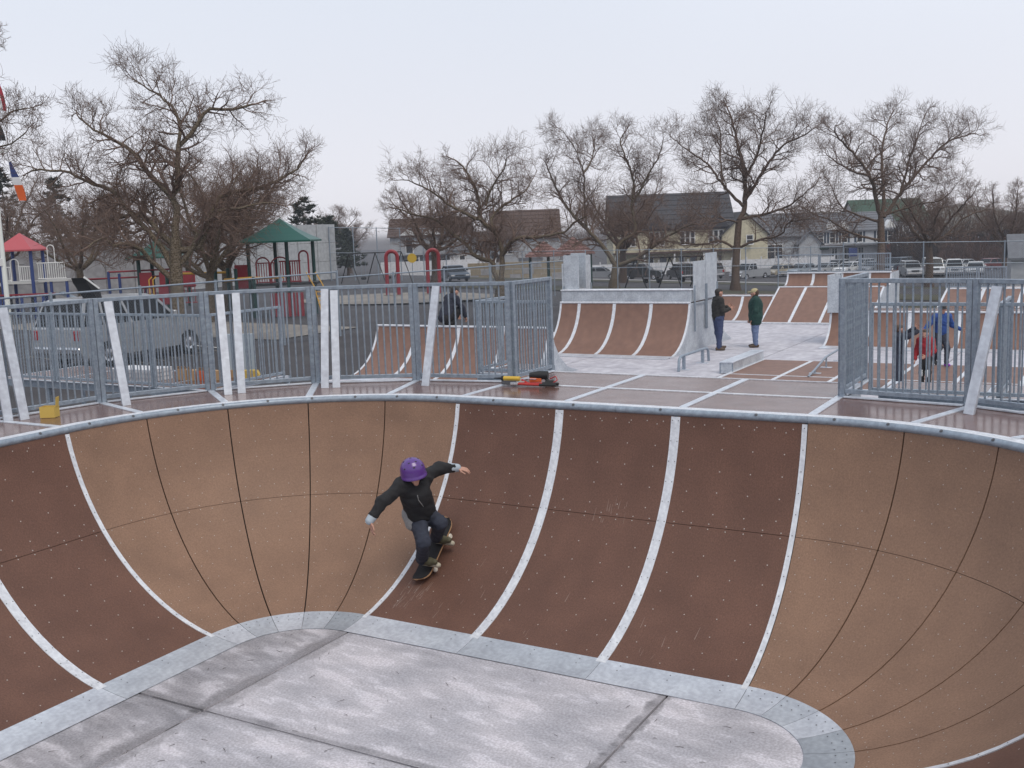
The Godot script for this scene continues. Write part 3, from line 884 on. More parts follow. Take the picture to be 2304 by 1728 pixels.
	for i in 6:
		part("strip", Geo.new().box(V(-1.98 + i * 1.24, 0.032, -17.95), V(0.09, 0.055, 4.2)), "steel_bright", t)
	for z in [-15.8, -20.09]:
		part("strip", Geo.new().box(V(1.12, 0.028, z), V(6.3, 0.05, 0.06)), "steel_bright", t)
	for i in 5:
		part("strip", Geo.new().box(V(-1.36 + i * 1.24, 0.032, -17.31), V(1.14, 0.055, 0.06)), "steel_bright", t)
	t = thing("grind_ledge", "long low galvanised steel ledge standing beside the brown pad", "skate ledge", V(-2.14, 0, -18.9))
	part("body", Geo.new().box(V(0, 0.135, 0), V(0.30, 0.25, 2.5)), "galvanised_sheet", t)
	part("top_plate", Geo.new().box(V(0, 0.275, 0), V(0.33, 0.03, 2.54), Basis.IDENTITY, 0.008), "steel_plate", t)
	part("base_frame", Geo.new().box(V(0, 0.005, 0), V(0.28, 0.012, 2.46)), "seam", t)
	for s in [-1.0, 1.0]:
		part("corner_angle", Geo.new().box(V(s * 0.152, 0.13, 1.252), V(0.03, 0.255, 0.012)), "galvanised", t)
	t = thing("grind_rail", "low square steel grind rail on two feet near the steel ledge", "grind rail", V(-3.37, 0, -18.8))
	part("rail", Geo.new().tube([V(0, 0, 1.08), V(0, 0.27, 1.04), V(0, 0.345, 0.95), V(0, 0.36, 0.8), V(0, 0.36, -0.8), V(0, 0.345, -0.95), V(0, 0.27, -1.04), V(0, 0, -1.08)], 0.035, 10), "galvanised", t)
	for s in [0.72, -0.62]:
		part("foot", Geo.new().box(V(0, 0.17, s), V(0.07, 0.33, 0.07)), "galvanised", t)
		part("foot_plate", Geo.new().box(V(0, 0.008, s), V(0.3, 0.016, 0.16)), "steel_plate", t)
	t = thing("grind_rail", "round handrail rising over the brown pad, left of the right-hand railings", "grind rail", V(-0.1, 0, -18.6))
	part("rail", Geo.new().tube([V(0, 0.06, 1.35), V(0, 0.14, 0.8), V(0, 0.30, -0.15), V(0, 0.32, -0.4), V(0, 0.36, -1.9)], 0.026, 10), "galvanised", t)
	for s in [[0.75, 0.15], [-0.3, 0.30], [-1.6, 0.34]]:
		part("foot", Geo.new().tube([V(0, 0.06, s[0]), V(0, s[1], s[0])], 0.02, 8), "galvanised", t)
		part("foot_plate", Geo.new().box(V(0, 0.064, s[0]), V(0.26, 0.012, 0.14)), "steel_plate", t)

# ---------------------------------------------------------------- trees
func limb(g: Geo, pts: PackedVector3Array, r0: float, r1: float, sides: int) -> void:
	var m := pts.size()
	var d := (pts[1] - pts[0]).normalized()
	var x := d.cross(Vector3.UP if absf(d.y) < 0.9 else Vector3.RIGHT).normalized()
	var base := g.v.size()
	for k in m:
		d = (pts[mini(k + 1, m - 1)] - pts[maxi(k - 1, 0)]).normalized()
		x = (x - d * x.dot(d)).normalized()
		var y := d.cross(x)
		var r := lerpf(r0, r1, float(k) / (m - 1))
		for s in sides:
			var a := TAU * s / sides
			var o := x * cos(a) + y * sin(a)
			g.v.append(pts[k] + o * r); g.n.append(o)
	for k in m - 1:
		for s in sides:
			var a := base + k * sides + s
			var b := base + k * sides + (s + 1) % sides
			g.ix.append(a); g.ix.append(a + sides); g.ix.append(b); g.ix.append(b); g.ix.append(a + sides); g.ix.append(b + sides)

func rand_dir() -> Vector3:
	return V(rng.randfn(), rng.randfn(), rng.randfn()).normalized()

# one branch: a crooked line of pieces that throws side branches, down to fine twigs
func grow(g: Geo, p: Vector3, d: Vector3, length: float, r: float, lvl: int, twig: float) -> void:
	var n := 4 if lvl < 3 else 3
	var pts := PackedVector3Array([p])
	var dirs := [d]
	for i in n:
		d = (d + rand_dir() * 0.34 + V(0, 0.07 if lvl > 1 else 0.02, 0)).normalized()
		p += d * length / n
		pts.append(p); dirs.append(d)
	var r1 := maxf(r * 0.5, twig * 0.7)
	limb(g, pts, r, r1, 5 if lvl < 2 else (4 if lvl == 2 else 3))
	if lvl >= 4: return
	var kids: int = [5, 5, 4, 4][lvl]
	for i in kids:
		var f := 0.28 + 0.72 * (i + rng.randf() * 0.7) / kids
		f = minf(f, 0.99)
		var k := mini(int(f * n), n - 1)
		var at: Vector3 = pts[k].lerp(pts[k + 1], f * n - k)
		var side := rand_dir()
		side = (side - dirs[k] * side.dot(dirs[k])).normalized()
		var nd: Vector3 = (dirs[k] * 0.75 + side * rng.randf_range(0.6, 1.15) + V(0, 0.08, 0)).normalized()
		grow(g, at, nd, length * rng.randf_range(0.55, 0.88), maxf(lerpf(r, r1, f) * 0.6, twig), lvl + 1, twig)

func tree(at: Vector3, limbs: Array, label: String, sd: int, reach: float, bark: String, twig: float, dense := 1.0) -> Node3D:
	rng.seed = sd
	var t := thing("bare_tree", label, "tree", at, 0.0, "bare trees")
	var wood := Geo.new()
	var crown := Geo.new()
	for i in limbs.size():
		var r: float = limbs[i][0]
		var raw := []
		for k in range(1, limbs[i].size()): raw.append(limbs[i][k])
		var c := Curve3D.new()
		for k in raw.size():
			var tan_: Vector3 = (raw[mini(k + 1, raw.size() - 1)] - raw[maxi(k - 1, 0)]) * 0.17
			c.add_point(raw[k], -tan_, tan_)
		var L := c.get_baked_length()
		var n := maxi(4, int(L / 0.35))
		var pts := PackedVector3Array()
		for k in n + 1:
			var w := rand_dir() * (0.05 if i > 0 and k > 0 else 0.0)
			pts.append(c.sample_baked(L * k / n, true) + w)
		limb(wood, pts, r * (1.25 if i == 0 else 1.0), r * (0.9 if i == 0 else 0.28), 8)
		if i == 0:
			limb(wood, PackedVector3Array([pts[0] - V(0, 0.15, 0), pts[0] + V(0, 0.25, 0), pts[0] + V(0, 0.7, 0)]), r * 1.9, r * 1.15, 9)
			continue
		var kids := int((L / reach * 4.6 + 3.0) * dense)
		for k in kids:
			var f := 0.18 + 0.82 * (k + rng.randf() * 0.8) / kids
			f = minf(f, 0.995)
			var p := c.sample_baked(L * f, true)
			var d := (c.sample_baked(minf(L * f + 0.3, L), true) - c.sample_baked(maxf(L * f - 0.3, 0), true)).normalized()
			var side := rand_dir()
			side = (side - d * side.dot(d)).normalized()
			var nd := (d * 0.55 + side * rng.randf_range(0.65, 1.1) + V(0, 0.12, 0)).normalized()
			grow(crown, p, nd, reach * rng.randf_range(0.45, 0.85) * (1.1 - 0.35 * f), maxf(lerpf(r, r * 0.28, f) * 0.6, twig * 2.5), 1, twig)
		var e := (pts[-1] - pts[-2]).normalized()
		grow(crown, pts[-1], e, reach * 0.4, r * 0.28, 1, twig)
	part("trunk", wood, bark, t)
	part("crown", crown, "twig_warm", t)
	return t

# limbs for a tree without a traced shape: trunk to the fork, then arms fanning out and up
func free_limbs(height: float, spread: float, fork: float, r: float, n: int, sd: int) -> Array:
	rng.seed = sd
	var out := [[r, V(0, 0, 0), V(rng.randf_range(-0.1, 0.1), fork * 0.5, 0), V(rng.randf_range(-0.15, 0.15), fork, rng.randf_range(-0.1, 0.1))]]
	for i in n:
		var a := TAU * (i + rng.randf() * 0.6) / n
		var up := rng.randf_range(0.55, 1.0)
		var o := V(cos(a), 0, sin(a)) * spread * (1.25 - up * 0.75)
		var b: Vector3 = out[0][-1] + V(0, -fork * 0.12 * rng.randf(), 0)
		var top := V(0, (height - fork) * up, 0)
		out.append([r * rng.randf_range(0.45, 0.65), b, b + o * 0.3 + top * 0.2 + rand_dir() * 0.2, b + o * 0.65 + top * 0.55 + rand_dir() * 0.3, b + o + top * 0.86 + rand_dir() * 0.3])
	return out

func pine(at: Vector3, h: float, w: float, sd: int, label: String) -> void:
	rng.seed = sd
	var t := thing("pine_tree", label, "tree", at, 0.0, "dark pines behind the wall")
	part("trunk", Geo.new().tube([V(0, -0.2, 0), V(0.1, h * 0.5, 0), V(0, h * 0.92, 0.1)], [0.2, 0.13, 0.04], 7), "bark_warm", t)
	var g := Geo.new()
	for k in 190:
		var y := h * (0.14 + 0.84 * rng.randf())
		var rr := w * (1.08 - y / h) * sqrt(rng.randf()) * rng.randf_range(0.75, 1.15)
		var a := rng.randf() * TAU
		var c := V(cos(a) * rr, y, sin(a) * rr)
		for j in 12:
			var d := rand_dir()
			d.y = absf(d.y) * 0.6 + 0.1
			var s := rand_dir() * 0.10
			var e := d * rng.randf_range(0.35, 0.75)
			g.tri(c - s, c + s, c + e)
			g.tri(c + s * 0.6, c + e * 0.7 + rand_dir() * 0.3, c + rand_dir() * 0.12)
	part("crown", g, "needles", t)

func build_trees() -> void:
	tree(V(-21.7, 0.00, -18.8), [[0.21, V(-0.00, -0.00, 0.00), V(-0.12, 1.46, -0.17), V(-0.24, 2.76, -0.32), V(-0.28, 3.73, -0.46)],
		[0.13, V(-0.28, 3.73, -0.46), V(-0.35, 4.70, -0.62), V(-0.49, 5.14, -0.65), V(-0.40, 5.52, -0.82), V(-0.48, 6.60, -1.01), V(-0.42, 6.93, -1.17), V(-0.10, 7.41, -1.49), V(0.22, 8.00, -1.84), V(0.94, 8.03, -2.33), V(1.46, 8.17, -2.73)],
		[0.07, V(-0.35, 6.59, -0.89), V(-0.39, 7.36, -1.19), V(-0.90, 8.21, -1.28), V(-1.51, 8.64, -1.28), V(-2.42, 9.20, -1.14)],
		[0.11, V(-0.24, 3.30, -0.41), V(0.27, 3.43, -0.88), V(0.41, 4.13, -1.26), V(0.66, 5.10, -1.78), V(1.57, 5.28, -2.56), V(2.38, 5.75, -3.34), V(2.60, 6.24, -3.80)],
		[0.11, V(-0.26, 3.30, -0.39), V(-0.92, 3.97, -0.39), V(-1.66, 4.48, -0.40), V(-2.41, 4.57, -0.36), V(-3.48, 4.33, -0.12), V(-4.37, 4.14, -0.00)],
		[0.1, V(-0.41, 5.03, -0.60), V(-1.10, 5.71, -0.46), V(-1.94, 6.72, -0.33), V(-2.58, 7.09, -0.22), V(-3.53, 7.63, 0.01), V(-4.00, 7.94, 0.00)],
		[0.11, V(-0.21, 2.54, -0.30), V(-0.83, 3.42, -0.26), V(-1.39, 4.09, -0.26), V(-2.01, 4.55, -0.23), V(-2.76, 5.30, -0.18), V(-3.75, 5.79, 0.04), V(-4.76, 6.17, 0.27), V(-5.97, 6.28, 0.66)],
		[0.1, V(-0.30, 2.33, -0.21), V(-0.73, 2.89, 0.17), V(-1.01, 3.45, 0.55), V(-1.25, 3.63, 0.99), V(-1.27, 3.54, 1.37), V(-1.29, 3.81, 1.71), V(-1.45, 3.51, 2.24)],
		[0.09, V(-0.08, 2.86, -0.43), V(0.20, 3.28, -0.64), V(0.39, 3.70, -0.79), V(0.85, 4.49, -1.16), V(1.66, 4.67, -1.64), V(2.62, 4.79, -2.18)]], "large bare plane tree spreading above the left railings", 100, 1.5, "bark", 0.0045)
	tree(V(-21.2, -0.00, -39.0), [[0.2, V(0.14, -0.00, -0.08), V(0.12, 0.59, -0.17), V(0.13, 1.21, -0.28)],
		[0.13, V(0.12, 0.59, -0.17), V(-0.29, 1.57, -0.32), V(-0.57, 2.12, -0.54), V(-1.46, 2.36, -0.39), V(-1.95, 2.86, -0.53), V(-3.03, 3.75, -0.42), V(-3.86, 4.28, -0.40), V(-4.88, 4.53, -0.25), V(-5.93, 4.94, -0.11)],
		[0.14, V(0.13, 1.21, -0.28), V(0.10, 2.39, -0.55), V(-0.10, 2.95, -0.64), V(-0.49, 3.66, -0.66), V(-1.06, 4.17, -0.55), V(-1.28, 4.95, -0.70), V(-1.71, 6.24, -0.81), V(-2.43, 7.12, -0.69)],
		[0.09, V(-0.28, 3.59, -0.44), V(-0.58, 4.36, -0.86), V(-0.13, 5.05, -1.84), V(0.18, 5.47, -2.78), V(0.22, 6.20, -3.65)],
		[0.11, V(0.14, 2.39, -0.48), V(0.43, 2.81, -0.44), V(1.17, 3.20, -0.57), V(2.23, 3.23, -0.80), V(3.29, 3.40, -1.01), V(3.81, 3.79, -0.93), V(4.56, 4.17, -0.96)],
		[0.08, V(-0.85, 4.17, -0.20), V(-1.33, 4.40, 0.08), V(-2.43, 5.14, 0.64), V(-3.28, 5.87, 1.07), V(-4.30, 6.32, 1.65)],
		[0.07, V(-0.69, 4.86, -0.41), V(-0.24, 5.87, -0.42), V(0.45, 6.65, -0.40), V(0.81, 7.16, -0.09)]], "low wide bare plane tree with two stems, left of the tiled shelter", 103, 1.65, "bark", 0.0050)
	tree(V(-25.4, -0.78, -62.2), [[0.27, V(-0.01, 0.01, 0.00), V(-0.02, 0.94, -0.15), V(0.01, 1.68, -0.29)],
		[0.17, V(0.01, 1.68, -0.29), V(-0.95, 3.14, -0.03), V(-1.79, 4.16, 0.22), V(-3.18, 5.79, 0.68), V(-3.97, 7.30, 0.81), V(-4.58, 8.71, 0.84)],
		[0.15, V(0.12, 1.82, -0.37), V(0.16, 3.19, -0.70), V(1.04, 4.04, -1.45), V(0.77, 5.63, -1.67), V(0.73, 7.60, -2.09), V(-0.19, 10.11, -2.09), V(-0.09, 10.81, -2.39)],
		[0.16, V(0.12, 1.67, -0.35), V(1.63, 2.18, -0.50), V(3.21, 3.21, -0.55), V(4.64, 3.94, -0.34), V(6.00, 4.38, 0.04)],
		[0.08, V(-1.83, 4.26, 0.36), V(-1.90, 6.22, 0.55), V(-1.79, 8.16, 0.77), V(-2.24, 10.08, 1.39), V(-2.76, 11.21, 2.23)],
		[0.09, V(0.97, 6.11, -1.59), V(1.82, 7.63, -1.81), V(2.75, 9.13, -1.94), V(3.20, 10.23, -1.64)],
		[0.08, V(-2.21, 8.21, -0.08), V(-2.30, 9.46, -1.82), V(-3.04, 10.90, -3.69)]], "bare plane tree with a pale trunk forking low behind the steel beam", 106, 2.2, "bark", 0.0065)
	tree(V(-18.6, -1.26, -68.4), [[0.26, V(-0.01, -0.00, 0.00), V(-0.05, 1.62, -0.24), V(-0.04, 3.01, -0.48), V(0.01, 4.98, -0.84)],
		[0.2, V(0.01, 4.98, -0.84), V(0.23, 6.02, -1.48), V(0.02, 8.13, -2.17), V(-0.62, 10.52, -2.69), V(-1.25, 12.35, -3.16), V(-1.66, 13.24, -3.63)],
		[0.13, V(0.31, 6.36, -1.24), V(1.59, 8.49, -1.76), V(2.72, 10.02, -1.92), V(4.38, 10.82, -2.19), V(5.06, 11.18, -1.75)],
		[0.12, V(0.22, 6.02, -1.13), V(-1.31, 7.71, -1.03), V(-2.48, 9.18, -1.25), V(-4.09, 10.34, -1.23), V(-4.99, 11.01, -1.60)],
		[0.1, V(-0.01, 3.01, -0.50), V(1.40, 3.55, -0.79), V(2.99, 3.84, -0.97), V(3.77, 4.73, -0.68), V(5.36, 4.90, -0.69)],
		[0.1, V(-0.05, 2.90, -0.45), V(-1.15, 3.52, -0.11), V(-2.54, 3.34, 0.47), V(-3.66, 3.49, 0.81), V(-4.79, 3.65, 1.13)],
		[0.12, V(0.16, 5.09, -0.94), V(2.20, 5.47, -1.29), V(3.85, 6.09, -1.20), V(5.47, 7.35, -1.06)],
		[0.11, V(0.25, 7.87, -1.46), V(1.30, 9.74, -1.18), V(2.02, 11.55, -0.35), V(2.62, 12.51, 0.87)],
		[0.08, V(-1.16, 7.70, -0.60), V(-1.60, 9.61, -1.56), V(-2.01, 11.45, -2.79), V(-2.86, 12.88, -3.83)],
		[0.08, V(0.07, 4.86, -0.85), V(-0.45, 5.01, 0.13), V(-1.19, 4.93, 1.48), V(-2.22, 6.11, 2.90)]], "tall bare tree rising from the grass above the two men", 109, 2.4, "bark_warm", 0.0070)
	tree(V(-10.1, -1.88, -76.8), [[0.27, V(-0.01, -0.02, 0.01), V(-0.06, 1.85, -0.27), V(-0.08, 3.66, -0.56), V(-0.20, 5.35, -0.77)],
		[0.18, V(-0.20, 5.35, -0.77), V(-0.58, 7.29, -0.49), V(-0.85, 8.48, -0.03), V(-1.64, 9.92, 0.75), V(-2.83, 11.48, 1.77), V(-2.93, 12.03, 2.37)],
		[0.15, V(-0.10, 5.46, -0.85), V(-0.22, 7.29, -1.94), V(-0.67, 9.78, -3.20), V(-0.66, 12.32, -4.86), V(-0.50, 13.66, -6.50)],
		[0.15, V(0.01, 5.46, -0.91), V(0.93, 7.24, -2.41), V(2.32, 9.39, -4.43), V(3.73, 11.10, -6.49), V(5.44, 11.71, -8.61)],
		[0.1, V(-0.19, 3.78, -0.52), V(-1.93, 4.34, 0.78), V(-3.45, 5.49, 1.96), V(-4.07, 5.76, 2.81), V(-4.69, 6.26, 3.67)],
		[0.1, V(-1.01, 8.51, -0.83), V(-3.11, 9.39, -1.63), V(-4.97, 10.68, -3.19)],
		[0.1, V(1.04, 7.22, -1.81), V(1.46, 9.62, -2.55), V(1.99, 11.65, -3.33), V(2.33, 12.98, -3.89)],
		[0.1, V(-0.24, 5.11, -0.71), V(-1.61, 5.65, -0.44), V(-3.03, 6.43, -0.32), V(-3.87, 8.06, -0.75)],
		[0.08, V(0.05, 5.58, -0.96), V(1.93, 6.22, -1.42), V(3.93, 6.61, -1.69), V(5.04, 7.72, -1.47)]], "tall bare tree behind the far railed ramp on the right", 112, 2.4, "bark_warm", 0.0070)
	var set_ := [[V(-29.8, 0, -28.2), 7.8, 4.6, 2.2, 0.19, 7, 201, "bare tree with a straight trunk behind the left railings, left of the yellow bar's middle"],
		[V(-32.0, 0, -31.5), 8.2, 4.8, 2.4, 0.24, 7, 202, "bare tree with a knobbly trunk under the long yellow bar"],
		[V(-45.1, 0, -33.3), 6.6, 4.6, 2.4, 0.2, 6, 203, "bare tree beside the red-roofed play tower"],
		[V(-42.0, -0.42, -64.2), 8.2, 6.0, 2.6, 0.26, 7, 204, "bare tree behind the right-hand red arch"],
		[V(-35.2, -1.6, -85.6), 10.5, 6.0, 3.2, 0.34, 7, 205, "grey bare tree behind the pale forked tree, before the dark cars"],
		[V(-9.4, -2.7, -94.6), 9.6, 6.6, 4.0, 0.3, 7, 206, "broad brownish bare tree before the thicket"],
		[V(-5.0, -3.0, -114.6), 9.8, 5.5, 3.4, 0.3, 7, 207, "bare tree at the right picture edge above the grey hut"],
		[V(-52.0, 0, -33.0), 8.6, 5.6, 3.0, 0.2, 7, 208, "bare tree at the left behind the red-roofed play tower"],
		[V(-79.0, 0, -60.0), 10.5, 7.0, 4.0, 0.3, 7, 209, "hazy bare tree over the block wall at the left"],
		[V(-68.0, -0.1, -70.0), 10.5, 6.5, 4.0, 0.28, 7, 210, "bare tree behind the pale wall, left of the green-roofed tower"],
		[V(-78.8, -0.8, -95.3), 9.0, 4.5, 3.0, 0.2, 6, 211, "thin pale bare tree in the gap right of the pines"],
		[V(-84.0, -1.1, -106.0), 8.0, 4.0, 3.0, 0.2, 6, 212, "thin bare tree just left of the brown-roofed house"],
		[V(-64.5, -2.6, -112.0), 9.0, 5.5, 3.0, 0.28, 7, 213, "bare tree before the grey garage house"]]
	for s in set_:
		tree(s[0], free_limbs(s[1], s[2], s[3], s[4], s[5], s[6]), s[7], s[6] + 50, s[1] * 0.21, "bark" if s[6] < 204 else "bark_warm", 0.005 if s[6] < 204 or s[6] == 208 else 0.0075, 0.62)
	# a tree whose trunk stands left of the picture and whose branches reach in
	var rt := V(0.866, 0, -0.5)
	tree(V(-17.35, 0, -7.35), [[0.24, V(0, 0, 0), V(0, 2, 0), V(0.1, 4.2, 0)],
		[0.05, V(0.1, 4.2, 0), rt * 0.8 + V(0, 5.4, 0), rt * 1.5 + V(0, 6.0, 0.1), rt * 2.3 + V(0, 6.35, 0), rt * 2.9 + V(0, 6.6, 0)],
		[0.045, V(0.1, 4.2, 0), rt * 0.7 + V(0, 5.0, 0), rt * 1.5 + V(0, 5.7, 0.2), rt * 2.4 + V(0, 5.75, 0.2), rt * 3.0 + V(0, 6.0, 0.2)],
		[0.045, V(0.1, 4.0, 0), rt * 0.6 + V(0, 5.6, 0), rt * 1.2 + V(0, 6.9, 0.2), rt * 1.9 + V(0, 7.6, 0.2), rt * 2.3 + V(0, 8.0, 0.2)],
		[0.045, V(0.1, 4.0, 0), rt * -0.9 + V(0, 5.6, 0), rt * -1.8 + V(0, 7.0, 0.3)]], "branches of a bare tree reaching in at the upper left edge", 777, 0.95, "bark", 0.0035, 0.75)
	for p in [[V(-94, 0, -63), 12.0, 4.4, 301, "dark pine at the far left edge behind the flagpole"], [V(-92.5, 0, -68), 11.0, 4.4, 302, "dark pine behind the red-roofed play tower"], [V(-88, 0, -71), 9.0, 4.0, 306, "lower dark pine right of the red-roofed play tower"],
		[V(-71.1, -0.4, -82.4), 8.4, 5.6, 303, "dark pine behind the right green-roofed tower"], [V(-72.5, -0.6, -88.0), 6.6, 4.2, 304, "dark pine at the right end of the pale wall"], [V(-73.5, -0.7, -92.5), 5.2, 2.6, 305, "small dark pine left of the swing frame's sky gap"]]:
		pine(p[0], p[1], p[2], p[3], p[4])
	# brown winter thicket at the right
	rng.seed = 91
	for e in [["thicket", "brush", -13.5, -156.0, 19.0, 7.4, 3300, "tall brown leafless thicket behind the parked vans"], ["thicket", "brush_red", -8.0, -148.0, 15.0, 4.2, 1500, "lower reddish leafless brush left of the grey hut"]]:
		var g := Geo.new()
		for k in e[6]:
			var u := rng.randf_range(-0.5, 0.5)
			var p := V(e[2] + u * e[4], 0, e[3] - u * e[4] * 0.55 + rng.randf_range(-3, 3))
			p.y = ground_y(p.x, p.z) + rng.randf() * rng.randf() * e[5] * 0.8
			var d := (V(0, 1.2, 0) + rand_dir() * 0.75).normalized()
			var l: float = e[5] * rng.randf_range(0.15, 0.42)
			var mid := p + d * l * 0.5 + rand_dir() * 0.2
			limb(g, PackedVector3Array([p, mid, mid + (d + rand_dir() * 0.5) * l * 0.5]), 0.055, 0.02, 3)
		var o := part("thicket", g, e[1], self)
		o.name = numbered("thicket")
		tag(o, e[7], "thicket")
		o.set_meta("kind", "stuff")

# ---------------------------------------------------------------- houses and walls
func pane(t: Node3D, called: String, x: float, y: float, z: float, w: float, h: float, bars := 1, frame := "trim", glass := "glass_dark") -> void:
	var f := part(called, Geo.new().box(V(0, h / 2 + 0.05, 0), V(w + 0.2, 0.1, 0.09)).box(V(0, -h / 2 - 0.06, 0), V(w + 0.26, 0.12, 0.14)).box(V(-w / 2 - 0.05, 0, 0), V(0.1, h, 0.09)).box(V(w / 2 + 0.05, 0, 0), V(0.1, h, 0.09)), frame, t, Transform3D(Basis.IDENTITY, V(x, y, z)))
	part("pane", Geo.new().box(V(0, 0, -0.02), V(w, h, 0.03)), glass, f)
	for i in bars:
		part("glazing_bar", Geo.new().box(V(-w / 2 + w * (i + 1.0) / (bars + 1), 0, 0.012), V(0.07, h, 0.04)), frame, f)
	part("glazing_bar", Geo.new().box(V(0, 0, 0.013), V(w, 0.06, 0.03)), frame, f)

func gable(t: Node3D, c: Vector3, w: float, d: float, eave: float, ridge: float, wall: String, roof: String, along_x := true, over := 0.35) -> Node3D:
	part("wall", Geo.new().box(c + V(0, eave / 2 - 0.4, 0), V(w, eave + 0.8, d)), wall, t)
	var s := d if along_x else w
	var L := (w if along_x else d)
	var bs := Basis(Vector3.BACK, Vector3.UP, Vector3.LEFT) if along_x else Basis.IDENTITY
	var at := c + (V(L / 2, 0, 0) if along_x else V(0, 0, -L / 2))
	part("gable_wall", Geo.new().prism(PackedVector2Array([Vector2(-s / 2, eave), Vector2(s / 2, eave), Vector2(0, ridge - 0.05)]), L, Transform3D(bs, at)), wall, t)
	var g := Geo.new()
	var k := (ridge - eave) / (s / 2)
	at = c + (V(L / 2 + over, 0, 0) if along_x else V(0, 0, -L / 2 - over))
	for sg in [-1.0, 1.0]:
		g.prism(PackedVector2Array([Vector2(0, ridge), Vector2(sg * (s / 2 + over), eave - k * over), Vector2(sg * (s / 2 + over), eave - k * over + 0.16), Vector2(0, ridge + 0.16)]), L + 2 * over, Transform3D(bs, at))
	return part("roof", g, roof, t)

func shingle_lines(roof: Node3D, c: Vector3, w: float, d: float, eave: float, ridge: float, m: String) -> void:
	var n := 7
	for i in n:
		var f := (i + 0.5) / n
		part("shingle_course", Geo.new().box(V(c.x, lerpf(eave, ridge, f) + 0.17, c.z + (d / 2) * (1 - f)), V(w + 0.6, 0.05, 0.14)), m, roof)

